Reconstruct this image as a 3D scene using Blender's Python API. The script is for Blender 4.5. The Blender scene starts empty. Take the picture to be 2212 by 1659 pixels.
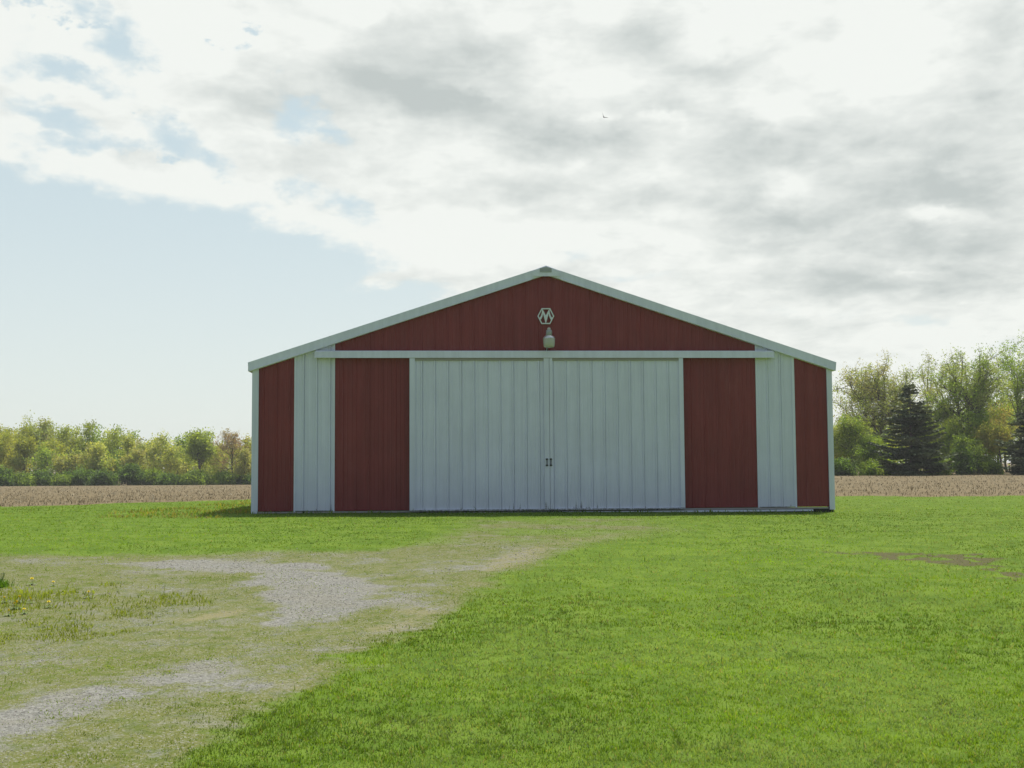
import bpy, math, random
import numpy as np
from mathutils import Vector, Matrix

random.seed(7)
sc = bpy.context.scene
COL = sc.collection
rad = math.radians

# ------------------------------------------------------------------ camera
F = 1180.0                                   # focal length in pixels of a 1024 wide frame
CAMZ = 1.10
PITCH = math.atan(81.0 / F)
ROLL = 0.0062
fwd = Vector((0, math.cos(PITCH), math.sin(PITCH)))
x0v = Vector((1, 0, 0)); u0v = x0v.cross(fwd)
rgt = math.cos(ROLL) * x0v - math.sin(ROLL) * u0v
upv = math.sin(ROLL) * x0v + math.cos(ROLL) * u0v
camd = bpy.data.cameras.new('camera'); cam = bpy.data.objects.new('camera', camd); COL.objects.link(cam)
camd.sensor_width = 36.0; camd.lens = 36.0 * F / 1024.0
camd.clip_start = 0.1; camd.clip_end = 6000
cam.matrix_world = Matrix((
    (rgt.x, upv.x, -fwd.x, 0), (rgt.y, upv.y, -fwd.y, 0), (rgt.z, upv.z, -fwd.z, CAMZ), (0, 0, 0, 1)))
sc.camera = cam

def ray(px, py):
    d = fwd + rgt * ((px - 512) / F) + upv * ((384 - py) / F)
    return d
KD = 1024.0 / 2212.0                          # measured coordinates -> pixels of the frame

# ------------------------------------------------------------------ colour management / sun
sc.view_settings.view_transform = 'Standard'
sc.view_settings.look = 'None'
sc.view_settings.gamma = 1.0
sc.view_settings.exposure = 0.12
SUN_EL, SUN_AZ = rad(63), rad(28)             # azimuth clockwise from +Y
sund = bpy.data.lights.new('sun', 'SUN'); sund.energy = 5.0; sund.angle = rad(2.0); sund.color = (1.0, 0.95, 0.86)
sun = bpy.data.objects.new('sun', sund); COL.objects.link(sun)
sv = Vector((math.sin(SUN_AZ) * math.cos(SUN_EL), math.cos(SUN_AZ) * math.cos(SUN_EL), math.sin(SUN_EL)))
sun.rotation_euler = (-sv).to_track_quat('-Z', 'Y').to_euler()
sun.location = (20, 60, 80)

# ------------------------------------------------------------------ node helper
class NT:
    def __init__(s, tree): s.t = tree
    def new(s, kind, **kw):
        n = s.t.nodes.new(kind)
        for k, v in kw.items(): setattr(n, k, v)
        return n
    def put(s, sock, v):
        if isinstance(v, E): s.t.links.new(v.o, sock)
        elif isinstance(v, bpy.types.NodeSocket): s.t.links.new(v, sock)
        else: sock.default_value = v
    def m(s, op, *a, clamp=False):
        n = s.new('ShaderNodeMath', operation=op, use_clamp=clamp)
        for i, v in enumerate(a): s.put(n.inputs[i], v)
        return E(s, n.outputs[0])
    def sstep(s, v, a, b):
        n = s.new('ShaderNodeMapRange', interpolation_type='SMOOTHSTEP')
        s.put(n.inputs[0], v); s.put(n.inputs[1], a); s.put(n.inputs[2], b)
        return E(s, n.outputs[0])
    def lin(s, v, a, b, c=0.0, d=1.0):
        n = s.new('ShaderNodeMapRange')
        s.put(n.inputs[0], v); s.put(n.inputs[1], a); s.put(n.inputs[2], b); s.put(n.inputs[3], c); s.put(n.inputs[4], d)
        return E(s, n.outputs[0])
    def xyz(s, x, y, z):
        n = s.new('ShaderNodeCombineXYZ')
        for i, v in enumerate((x, y, z)): s.put(n.inputs[i], v)
        return n.outputs[0]
    def sep(s, v):
        n = s.new('ShaderNodeSeparateXYZ'); s.put(n.inputs[0], v)
        return [E(s, o) for o in n.outputs]
    def noise(s, vec, scale, detail=4.0, rough=0.5, dist=0.0):
        n = s.new('ShaderNodeTexNoise')
        s.put(n.inputs['Vector'], vec); n.inputs['Scale'].default_value = scale
        n.inputs['Detail'].default_value = detail; n.inputs['Roughness'].default_value = rough
        n.inputs['Distortion'].default_value = dist
        return E(s, n.outputs[0])
    def mix(s, f, a, b, blend='MIX'):
        n = s.new('ShaderNodeMix', data_type='RGBA', blend_type=blend)
        s.put(n.inputs[0], f); s.put(n.inputs[6], c4(a)); s.put(n.inputs[7], c4(b))
        return n.outputs[2]
def c4(c):
    return (c[0], c[1], c[2], 1.0) if isinstance(c, (tuple, list)) else c
class E:
    def __init__(s, nt, o): s.nt = nt; s.o = o
    def __add__(s, b): return s.nt.m('ADD', s, b)
    __radd__ = __add__
    def __sub__(s, b): return s.nt.m('SUBTRACT', s, b)
    def __rsub__(s, b): return s.nt.m('SUBTRACT', b, s)
    def __mul__(s, b): return s.nt.m('MULTIPLY', s, b)
    __rmul__ = __mul__
    def __truediv__(s, b): return s.nt.m('DIVIDE', s, b)

# ------------------------------------------------------------------ world: sky with a broken cloud deck
world = bpy.data.worlds.new("World"); sc.world = world; world.use_nodes = True
wt = world.node_tree; wt.nodes.clear(); W = NT(wt)
def azel(dx, dy):
    d = ray(dx * KD, dy * KD).normalized()
    return math.atan2(d.x, d.y), math.asin(d.z)
tc = W.new('ShaderNodeTexCoord')
dX, dY, dZ = W.sep(tc.outputs['Generated'])
az = W.m('ARCTAN2', dX, dY); el = W.m('ARCSINE', dZ)
inv = 1.0 / 1.0
den = W.m('MAXIMUM', dZ, 0.0) + 0.16
PX = dX / den; PY = dY / den
P = W.xyz(PX, PY, 0.37)
# edge wobble
Q = W.xyz(az * 1.0, el * 1.7, 0.0)
wx = W.noise(Q, 14.0, 6.0, 0.6) - 0.5
wy = W.noise(W.xyz(az, el * 1.7, 3.7), 14.0, 6.0, 0.6) - 0.5
azw = az + wx * 0.075; elw = el + wy * 0.055
def blob(dx, dy, rx, ry, tilt=0.0, hard=False):
    a0, e0 = azel(dx, dy)
    k = 1.0 / (F / KD)
    ax, ay = rx * k, ry * k
    c, s_ = math.cos(rad(tilt)), math.sin(rad(tilt))
    da = azw - a0; de = elw - e0
    u = (da * c + de * s_) * (1 / ax); v = (de * c - da * s_) * (1 / ay)
    r2 = u * u + v * v
    return W.m('EXPONENT', r2 * -1.0)
def halfplane(p, q, soft):
    """1 below/right-hand side of the line p->q (measured coordinates), soft edge"""
    (a0, e0), (a1, e1) = azel(*p), azel(*q)
    nx, ny = (e1 - e0), -(a1 - a0); L = math.hypot(nx, ny)
    d = (azw - a0) * (nx / L) + (elw - e0) * (ny / L)
    return W.sstep(d, -soft, soft)
n1 = W.noise(P, 2.1, 9.0, 0.58, 0.3)
n2 = W.noise(W.xyz(PX * 0.8, PY, 5.1), 1.5, 7.0, 0.55, 0.2)
nw = W.noise(W.xyz(az, el * 2.1, 4.4), 9.0, 8.0, 0.62, 0.4)
nb = W.noise(W.xyz(PX, PY * 0.8, 9.3), 4.2, 7.0, 0.6, 0.2)
nd = W.noise(W.xyz(az, el * 1.6, 1.0), 26.0, 7.0, 0.62)
# blue openings (front sky), everything else is deck
clear = halfplane((0, 350), (640, 490), 0.024) * halfplane((690, 440), (960, 660), 0.035)
clear = clear * (1.0 - blob(860, 600, 120, 32, 12) * 0.8)
openings = [
    (270, 105, 55, 45, 0, 1.0), (30, 120, 45, 40, -30, .55), (150, 155, 130, 20, -12, .9),
    (60, 215, 60, 22, -10, .6), (130, 262, 110, 22, -18, .75), (215, 300, 120, 18, 10, .75), (385, 292, 62, 32, -32, 1.0),
    (440, 350, 65, 26, -28, .9), (655, 262, 62, 34, -8, 1.0), (710, 285, 70, 22, -12, .8),
    (170, 10, 40, 30, 0, .8), (215, 20, 30, 45, 0, .7),
    (640, 400, 60, 36, -20, .75), (730, 445, 80, 30, -25, .75), (60, 330, 50, 40, 0, .55),
    (1380, 600, 110, 18, 0, .45), (1760, 680, 130, 26, 0, .35), (2010, 700, 120, 22, 0, .45), (2190, 745, 80, 40, 0, .4), (1250, 560, 120, 20, 10, .35),
]
hole = clear
for (x, y, rx, ry, t, a) in openings:
    hole = W.m('MAXIMUM', hole, blob(x, y, rx * 1.15, ry * 1.25, t) * a * 0.74)
leftk = W.sstep(azw, azel(760, 400)[0], azel(420, 400)[0]) * W.sstep(elw, azel(300, 480)[1], azel(300, 380)[1])
hole = W.m('MAXIMUM', hole, W.sstep(nw * 0.65 + nd * 0.35, 0.50, 0.63) * leftk * 0.62)
front = W.sstep(dY, 0.0, 0.35)
back_hole = W.sstep(n1, 0.30, 0.50)
hole = hole * front + back_hole * (1.0 - front)
nmo = W.noise(W.xyz(PX, PY * 0.75, 6.6), 8.5, 8.0, 0.6, 0.3)
wisp = (nd - 0.5) * 1.1 + (n1 - 0.5) * 0.8 + (nmo - 0.5) * 0.7
cover = 1.0 - W.sstep(hole + wisp * W.m('MULTIPLY', W.sstep(hole, 0.02, 0.35), W.sstep(hole, 1.35, 0.7)), 0.17, 0.74)
cover = W.m('MULTIPLY', cover, 0.94, clamp=True)
# grey undersides
darks = [
    (880, 60, 130, 50, 0, .55), (1000, 215, 200, 60, -12, .75), (820, 190, 150, 50, -10, .4), (1230, 310, 190, 42, -8, .85), (560, 230, 150, 32, -6, .35),
    (1500, 150, 150, 34, -6, .5), (1380, 240, 120, 40, 0, .5), (1640, 310, 120, 70, 0, .85), (1830, 280, 90, 60, 0, .3), (1060, 120, 120, 40, 0, .5),
    (2060, 400, 190, 70, -4, .9), (1760, 480, 170, 42, 4, .8), (2000, 530, 180, 36, 0, .8), (1860, 610, 190, 36, 0, .7), (2120, 590, 120, 40, 0, .55),
    (1560, 430, 140, 40, 0, .5), (1750, 710, 140, 24, 0, .4), (1180, 420, 170, 26, 0, .35), (2170, 60, 50, 90, -35, .5), (1350, 90, 110, 40, -10, .5),
    (420, 455, 160, 22, -12, .22), (2150, 200, 60, 50, -35, .35), (1920, 210, 80, 30, 10, .4),
]
lights = [(785, 18, 34, 30, 0, 1.0), (1600, 40, 90, 50, 0, .7), (1910, 120, 90, 90, 0, .8), (1030, 170, 70, 26, 0, .3), (1430, 262, 60, 14, 0, .6),
          (1660, 230, 60, 40, 0, .5), (1300, 250, 40, 14, 0, .4), (1690, 400, 60, 30, 0, .5), (2000, 470, 80, 18, 0, .6), (1960, 585, 50, 14, 0, .5), (100, 110, 160, 60, 0, .7), (420, 110, 90, 80, 0, .5), (300, 400, 280, 50, -12, .8), (900, 520, 240, 50, 0, .6)]
nst = W.noise(W.xyz(az + el * 0.35, el * 3.4, 2.2), 7.5, 8.0, 0.6, 0.25)
shade = (n2 - 0.36) * 1.3 + W.sstep(el, 0.06, 0.30) * 0.05 + (nst - 0.5) * 1.9 + (nmo - 0.5) * 1.6
acc = None
for (x, y, rx, ry, t, a) in darks:
    b = blob(x, y, rx, ry, t) * (a * 0.85); acc = b if acc is None else acc + b
lac = None
for (x, y, rx, ry, t, a) in lights:
    b = blob(x, y, rx, ry, t) * a; lac = b if lac is None else lac + b
hi = W.sstep(el, 0.0, 0.10)
shade = W.m('MULTIPLY', (shade * 0.75 + acc * front * 1.0 - lac * front * 1.0 + (nd - 0.5) * 0.55 + (nb - 0.5) * 0.8) * hi, 1.0, clamp=True)
bright = W.mix(shade, (0.84, 0.86, 0.82), (0.49, 0.53, 0.515))
low = W.sstep(el, 0.16, 0.0)
bright = W.mix(low * 0.8, bright, (0.79, 0.82, 0.775))
# thin summer haze over the open sky
hz = W.sstep(el, 0.30, 0.0)
haze_col = W.mix(hz, (0.595, 0.71, 0.735), (0.75, 0.81, 0.775))
# brighter glow of the thin cloud round the hidden sun, unseen sky behind the camera dimmed to lower light on the barn front
sd = dX * sv.x + dY * sv.y + dZ * sv.z
glow = W.sstep(sd, 0.80, 1.0)
back_dim = W.lin(dY, -0.35, 0.55, 0.74, 1.0)
veil = W.mix(cover, haze_col, bright)
n = W.new('ShaderNodeMix', data_type='RGBA', blend_type='ADD'); n.inputs[0].default_value = 1.0
W.put(n.inputs[6], veil); W.put(n.inputs[7], W.mix(glow, (0, 0, 0), (1.2, 1.15, 1.05)))
sky = W.new('ShaderNodeTexSky', sky_type='NISHITA'); sky.sun_disc = False
sky.sun_elevation = SUN_EL; sky.sun_rotation = SUN_AZ; sky.altitude = 200; sky.air_density = 1.0; sky.dust_density = 1.5; sky.ozone_density = 1.0
bgs = W.new('ShaderNodeBackground'); bgs.inputs[1].default_value = 0.10
wt.links.new(sky.outputs[0], bgs.inputs[0])
bgc = W.new('ShaderNodeBackground'); wt.links.new(n.outputs[2], bgc.inputs[0]); W.put(bgc.inputs[1], back_dim)
mx = W.new('ShaderNodeMixShader')
W.put(mx.inputs[0], W.m('MULTIPLY', (cover * 0.18 + 0.82) * (front * 0.62 + 0.38), 1.0, clamp=True))  # unseen sky behind the camera made bluer to cool the barn front
wt.links.new(bgs.outputs[0], mx.inputs[1]); wt.links.new(bgc.outputs[0], mx.inputs[2])
wo = W.new('ShaderNodeOutputWorld'); wt.links.new(mx.outputs[0], wo.inputs[0])
world.cycles.sampling_method = 'MANUAL'; world.cycles.sample_map_resolution = 512
sc.cycles.use_denoising = True
sc.cycles.max_bounces = 6; sc.cycles.transparent_max_bounces = 6; sc.cycles.diffuse_bounces = 4; sc.cycles.transmission_bounces = 4

# ------------------------------------------------------------------ numpy helpers
def _h(ix, iy, seed):
    h = (ix.astype(np.int64) * 374761393 + iy.astype(np.int64) * 668265263 + seed * 974634707) & 0xffffffff
    h = ((h ^ (h >> 13)) * 1274126177) & 0xffffffff
    h = ((h ^ (h >> 16)) * 2246822519) & 0xffffffff
    return ((h ^ (h >> 15)) & 0xffffff) / float(0xffffff)
def vnoise(x, y, seed=0):
    ix, iy = np.floor(x), np.floor(y); fx, fy = x - ix, y - iy
    fx = fx * fx * (3 - 2 * fx); fy = fy * fy * (3 - 2 * fy)
    a, b = _h(ix, iy, seed), _h(ix + 1, iy, seed); c, d = _h(ix, iy + 1, seed), _h(ix + 1, iy + 1, seed)
    return (a * (1 - fx) + b * fx) * (1 - fy) + (c * (1 - fx) + d * fx) * fy
def fbm(x, y, seed=0, oct=4):
    s = 0; a = 0.5; t = 0
    for i in range(oct):
        s = s + a * vnoise(x * 2 ** i, y * 2 ** i, seed + i * 17); t += a; a *= 0.55
    return s / t
def sstep(v, a, b):
    t = np.clip((v - a) / (b - a), 0, 1); return t * t * (3 - 2 * t)

def link_mesh(name, me, mats, parent=None):
    o = bpy.data.objects.new(name, me); COL.objects.link(o)
    for m_ in (mats if isinstance(mats, (list, tuple)) else [mats]): me.materials.append(m_)
    if parent is not None: o.parent = parent
    return o
def np_mesh(name, V, quads=None, tris=None, mats=None, parent=None, attrs=None, smooth=False, midx=None):
    me = bpy.data.meshes.new(name)
    V = np.asarray(V, dtype=np.float32)
    nq = 0 if quads is None else len(quads); nt_ = 0 if tris is None else len(tris)
    me.vertices.add(len(V)); me.vertices.foreach_set('co', V.ravel())
    loops = []; starts = []
    if nq: loops.append(np.asarray(quads, dtype=np.int32).ravel()); starts.append(np.arange(nq, dtype=np.int32) * 4)
    if nt_: loops.append(np.asarray(tris, dtype=np.int32).ravel()); starts.append(np.arange(nt_, dtype=np.int32) * 3 + nq * 4)
    L = np.concatenate(loops); S = np.concatenate(starts)
    me.loops.add(len(L)); me.loops.foreach_set('vertex_index', L)
    me.polygons.add(len(S)); me.polygons.foreach_set('loop_start', S)
    if midx is not None: me.polygons.foreach_set('material_index', np.asarray(midx, dtype=np.int32))
    me.update(calc_edges=True)
    me.polygons.foreach_set('use_smooth', np.full(len(S), smooth, dtype=bool))
    if attrs:
        for k, a in attrs.items():
            at = me.color_attributes.new(k, 'FLOAT_COLOR', 'POINT')
            at.data.foreach_set('color', np.asarray(a, dtype=np.float32).ravel())
    return link_mesh(name, me, mats, parent)

def tag(o, label=None, cat=None, group=None, kind=None):
    if label: o['label'] = label
    if cat: o['category'] = cat
    if group: o['group'] = group
    if kind: o['kind'] = kind
    return o
def empty(name, loc=(0, 0, 0)):
    o = bpy.data.objects.new(name, None); COL.objects.link(o); o.location = loc; o.empty_display_size = 0.3
    return o

# ------------------------------------------------------------------ ground height and masks
BARN_Y = 27.8; BARN_X = 0.85; YAW = rad(3.8); CY, SY = math.cos(YAW), math.sin(YAW)
def to_barn(x, y):
    return BARN_X + (x - BARN_X) * CY + (y - BARN_Y) * SY, BARN_Y - (x - BARN_X) * SY + (y - BARN_Y) * CY
def zg(x, y):
    x = np.asarray(x, dtype=float); y = np.asarray(y, dtype=float)
    z = -0.5 * (1 - sstep(y, 4.0, 26.0))
    wl = 1 - sstep(x + 0.10 * np.maximum(y - 40, 0), -18, 10)
    z = z - wl * 1.87 * np.clip((y - 31) / 169.0, 0, 1.15)
    z = z - (1 - wl) * 0.10 * np.clip((y - 40) / 75.0, 0, 1)
    nearm = 1 - sstep(y, 60, 120)
    flat = 1 - np.exp(-((y - BARN_Y) / 3.0) ** 2) * (1 - sstep(np.abs(x - 0.8), 7.5, 10))
    z = z - np.where(x > .8, .009, .003) * np.clip(x - .8, -9, 9) * np.exp(-((y - BARN_Y) / 9.0) ** 2)
    z = z + (fbm(x * 0.35, y * 0.35, 3, 3) - 0.5) * 0.10 * nearm * flat + (fbm(x * 2.1, y * 2.1, 9, 2) - 0.5) * 0.03 * nearm * flat
    return z
def ground_at(dx, dy):
    """measured image coordinates -> point on the ground"""
    d = ray(dx * KD, dy * KD); y = 20.0
    for i in range(60):
        x = d.x / d.y * y; z = float(zg(x, y))
        if d.z > -1e-4: break
        yn = (z - CAMZ) / d.z * d.y
        y = 0.5 * y + 0.5 * min(max(yn, 1.0), 400)
    return d.x / d.y * y, y
def world_poly(pts): return np.array([ground_at(*p) for p in pts])
def poly_sd(px, py, poly):
    """signed distance, positive inside"""
    d = np.full(px.shape, 1e9); ins = np.zeros(px.shape, bool); n_ = len(poly)
    for i in range(n_):
        ax, ay = poly[i]; bx, by = poly[(i + 1) % n_]
        ex, ey = bx - ax, by - ay; L2 = ex * ex + ey * ey + 1e-9
        t = np.clip(((px - ax) * ex + (py - ay) * ey) / L2, 0, 1)
        d = np.minimum(d, np.hypot(px - ax - t * ex, py - ay - t * ey))
        c = ((ay > py) != (by > py)) & (px < (bx - ax) * (py - ay) / (by - ay + 1e-12) + ax)
        ins ^= c
    return np.where(ins, d, -d)
DRIVE = world_poly([(0, 1196), (330, 1198), (700, 1191), (850, 1180), (925, 1154), (955, 1128), (1010, 1119), (1440, 1118), (1495, 1132), (1530, 1150),
                    (1330, 1172), (1190, 1203), (1100, 1245), (1000, 1315), (850, 1375), (720, 1445), (560, 1565), (430, 1650)])
DRIVE = np.vstack([DRIVE, [[-0.45, 5.0], [-1.1, 2.0], [-30, 2.0], [-30, DRIVE[0][1] + 1.0]]])
BARE = [  # polygon, strength
    ([(470, 1226), (600, 1222), (720, 1234), (835, 1264), (800, 1298), (710, 1340), (600, 1358), (500, 1352), (590, 1312), (560, 1272), (480, 1248)], 1.0),
    ([(200, 1217), (420, 1209), (620, 1222), (560, 1242), (380, 1230)], 0.9),
    ([(580, 1220), (700, 1216), (740, 1232), (610, 1232)], 1.1),
    ([(220, 1264), (380, 1262), (500, 1274), (430, 1282), (250, 1280)], 0.55),
    ([(0, 1530), (120, 1487), (240, 1474), (320, 1490), (240, 1540), (110, 1590), (0, 1610), (-200, 1640), (-200, 1560)], 1.0),
    ([(250, 1474), (330, 1432), (470, 1422), (520, 1440), (420, 1470), (310, 1492)], 0.8),
    ([(0, 1440), (100, 1404), (270, 1386), (250, 1412), (120, 1442), (0, 1474), (-150, 1500)], 0.62),
    ([(150, 1340), (380, 1300), (470, 1310), (400, 1345), (200, 1372)], 0.5),
    ([(500, 1370), (620, 1350), (720, 1345), (640, 1390)], 0.5),
    ([(740, 1205), (850, 1200), (870, 1212), (760, 1220)], 0.6),
    ([(830, 1228), (930, 1222), (980, 1235), (880, 1262)], 0.45),
    ([(1110, 1150), (1230, 1146), (1260, 1160), (1190, 1180), (1110, 1176)], 0.5),
]
DIRT = [
    ([(375, 1338), (470, 1318), (565, 1310), (520, 1330), (420, 1346)], 0.9),
    ([(1420, 1146), (1310, 1168), (1185, 1196), (1085, 1240), (985, 1308), (1000, 1270), (1060, 1215), (1150, 1180), (1290, 1152)], 0.75),
    ([(985, 1310), (850, 1370), (715, 1442), (555, 1562), (500, 1600), (560, 1520), (660, 1440), (790, 1370), (920, 1310)], 0.6),
    ([(960, 1120), (1460, 1118), (1440, 1150), (1000, 1180)], 0.35),
]
GREEN = [([(-50, 1500), (130, 1452), (330, 1408), (440, 1392), (450, 1406), (330, 1440), (200, 1466), (60, 1500), (-60, 1540)], 0.9),
         ([(330, 1246), (440, 1238), (550, 1246), (480, 1258), (360, 1258)], 0.9),
         ([(0, 1220), (210, 1230), (240, 1290), (180, 1320), (90, 1350), (-60, 1360), (-60, 1220)], 0.85),
         ([(420, 1350), (520, 1345), (560, 1372), (480, 1392), (420, 1380)], 0.6),
         ([(700, 1360), (820, 1318), (860, 1322), (760, 1370)], 0.6)]
BARE = [(world_poly(p), a) for p, a in BARE]; DIRT = [(world_poly(p), a) for p, a in DIRT]; GREEN = [(world_poly(p), a) for p, a in GREEN]
SCUFF = [(world_poly(p), a) for p, a in [
    ([(1860, 1190), (1990, 1196), (2090, 1192), (2190, 1210), (2260, 1260), (2200, 1275), (2100, 1240), (1960, 1216)], 0.9),
    ([(1800, 1193), (1840, 1189), (1860, 1195), (1830, 1200)], 0.6),
    ([(1340, 1366), (1500, 1350), (1500, 1364), (1380, 1376)], 0.35),
    ([(2120, 1385), (2200, 1380), (2240, 1400), (2160, 1404)], 0.3)]]
FE_X = np.array([-400, -60, -25, -15.2, -9.5, -7.2, 8.9, 10.2, 16.8, 60, 400.]); FE_Y = np.array([5, 21, 27, 35, 43, 48.5, 48.5, 40, 38.8, 36, 30.])
def masks(x, y):
    """drive, bare, field, dirt, scuff"""
    j = (fbm(x * 0.9, y * 0.9, 21, 4) - 0.5); j2 = (fbm(x * 3.1, y * 3.1, 31, 3) - 0.5)
    near = (y < 32)
    drive = np.zeros(x.shape); bare = np.zeros(x.shape); dirt = np.zeros(x.shape); scuff = np.zeros(x.shape)
    i = np.where(near.ravel())[0]
    xs, ys = x.ravel()[i], y.ravel()[i]; jj, jk = j.ravel()[i], j2.ravel()[i]
    sd_ = poly_sd(xs, ys, DRIVE) + jj * 1.1 + jk * 0.5
    w_ = 0.45 + 0.04 * ys * (ys > 12)
    dv = sstep(sd_, -w_, w_)
    bv = np.zeros(len(i)); tv = np.zeros(len(i)); gv = np.zeros(len(i)); sv_ = np.zeros(len(i))
    for P_, a in BARE: bv = np.maximum(bv, a * sstep(poly_sd(xs, ys, P_) + jj * 0.9 + jk * 0.6, -0.45, 0.35))
    for P_, a in DIRT: tv = np.maximum(tv, a * sstep(poly_sd(xs, ys, P_) + jj * 0.8 + jk * 0.5, -0.4, 0.3))
    for P_, a in GREEN: gv = np.maximum(gv, a * sstep(poly_sd(xs, ys, P_) + jj * 0.8 + jk * 0.5, -0.3, 0.3))
    for P_, a in SCUFF: sv_ = np.maximum(sv_, a * sstep(poly_sd(xs, ys, P_) + jj * 0.9 + jk * 0.8, -0.3, 0.35))
    bv = np.maximum(bv, np.clip(0.36 + jj * 1.0 + jk * 0.9, 0, 0.7)) * (1 - gv) * dv
    farm = sstep(ys, 16.0, 20.5); bv = bv * (1 - .6 * farm); dv = dv * (1 - .55 * farm * np.clip(.8 + 2 * jj, 0, 1))
    drive.ravel()[i] = dv * (1 - 0.25 * gv); bare.ravel()[i] = bv; dirt.ravel()[i] = tv * dv; scuff.ravel()[i] = sv_ * (1 - dv)
    fe = np.interp(x, FE_X, FE_Y) + j * 1.6 + j2 * 0.8
    field = sstep(y - fe, -0.25, 0.25)
    scuff *= sstep(fbm(x * 3.6, y * 2.4, 56, 3), .30, .48)
    return drive, bare, field, dirt, scuff

def grow(a, b, s0, k):
    r = [a]; s = s0
    while r[-1] < b: r.append(r[-1] + s); s *= k
    return r
# ------------------------------------------------------------------ materials
def new_mat(name):
    m_ = bpy.data.materials.new(name); m_.use_nodes = True; m_.node_tree.nodes.clear()
    return m_, NT(m_.node_tree)
def finish(nt, shader):
    o = nt.new('ShaderNodeOutputMaterial'); nt.t.links.new(shader, o.inputs[0])
def principled(nt, col, rough=0.6, spec=0.3, metal=0.0, bump=None, bstr=0.2, bdist=0.02):
    p = nt.new('ShaderNodeBsdfPrincipled')
    nt.put(p.inputs['Base Color'], c4(col)); nt.put(p.inputs['Roughness'], rough); nt.put(p.inputs['Metallic'], metal)
    nt.put(p.inputs['Specular IOR Level'], spec)
    if bump is not None:
        b = nt.new('ShaderNodeBump'); b.inputs['Strength'].default_value = bstr; b.inputs['Distance'].default_value = bdist
        nt.put(b.inputs['Height'], bump); nt.t.links.new(b.outputs[0], p.inputs['Normal'])
    return p.outputs[0]

def mat_ground():
    m_, t = new_mat('ground')
    pos = t.new('ShaderNodeNewGeometry').outputs['Position']
    at = t.new('ShaderNodeAttribute', attribute_name='mask'); at2 = t.new('ShaderNodeAttribute', attribute_name='mask2')
    R, G, B = t.sep(at.outputs['Vector']); D, S, _ = t.sep(at2.outputs['Vector'])
    nf = t.noise(pos, 22.0, 5.0, 0.65); nm = t.noise(pos, 2.3, 5.0, 0.6); nm2 = t.noise(pos, 5.0, 5.0, 0.65); nl = t.noise(pos, 0.45, 4.0, 0.55); nv = t.noise(pos, 70.0, 3.0, 0.6)
    lawn = t.mix(t.sstep(nm, 0.35, 0.65), (0.080, 0.142, 0.014), (0.120, 0.188, 0.022))
    lawn = t.mix(t.sstep(nf, 0.52, 0.75) * 0.45, lawn, (0.17, 0.17, 0.06))
    soil = t.mix(nf, (0.045, 0.043, 0.018), (0.135, 0.128, 0.06))
    lawn = t.mix(t.sstep(S + (nm2 - 0.5) * 1.5, 0.35, 0.75), lawn, soil)
    vo = t.new('ShaderNodeTexVoronoi'); t.put(vo.inputs['Vector'], pos); vo.inputs['Scale'].default_value = 38.0
    vx, vy, vz = t.sep(vo.outputs['Color'])
    vo2 = t.new('ShaderNodeTexVoronoi'); t.put(vo2.inputs['Vector'], pos); vo2.inputs['Scale'].default_value = 90.0
    v2, _, _ = t.sep(vo2.outputs['Color'])
    grav = t.mix(vx * 0.6 + v2 * 0.4, (0.115, 0.115, 0.102), (0.275, 0.272, 0.25))
    grav = t.mix(t.sstep(nm, 0.4, 0.7) * 0.35, grav, (0.19, 0.178, 0.125))
    dirt = t.mix(nf, (0.165, 0.148, 0.075), (0.26, 0.24, 0.135))
    thin = t.mix(nf, (0.092, 0.112, 0.025), (0.165, 0.166, 0.064))
    thin = t.mix(t.sstep(v2, 0.72, 0.9) * 0.7, thin, (0.26, 0.255, 0.22))
    thin = t.mix(t.sstep(nm2, 0.48, 0.62) * 0.85, thin, t.mix(nf, (0.060, 0.092, 0.014), (0.125, 0.15, 0.032)))
    thin = t.mix(t.sstep(nm, 0.52, 0.66) * 0.5, thin, grav)
    drv = t.mix(t.sstep(D + (nf - 0.5) * 0.9, 0.35, 0.7) * 0.8, thin, dirt)
    drv = t.mix(t.sstep(G + (nf - 0.5) * 1.0 + (nm2 - 0.5) * 1.3 + (nv - 0.5) * 0.5, 0.34, 0.82), drv, grav)
    col = t.mix(t.sstep(R + (nf - 0.5) * 0.5, 0.3, 0.7), lawn, drv)
    stretch = t.new('ShaderNodeMapping'); t.put(stretch.inputs[0], pos); stretch.inputs['Scale'].default_value = (1.0, 0.35, 1.0)
    ns = t.noise(stretch.outputs[0], 5.0, 6.0, 0.7)
    fld = t.mix(t.sstep(ns, 0.3, 0.7), (0.095, 0.075, 0.042), (0.195, 0.155, 0.09))
    fld = t.mix(t.sstep(nl, 0.4, 0.7) * 0.5, fld, (0.17, 0.135, 0.08))
    col = t.mix(B, col, fld)
    h = (nf * 0.5 + v2 * 0.3 + nm * 0.4) * (1.0 - B * 0.8)
    finish(t, principled(t, col, 0.95, 0.08, 0, h, 0.6, 0.03))
    return m_
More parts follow.
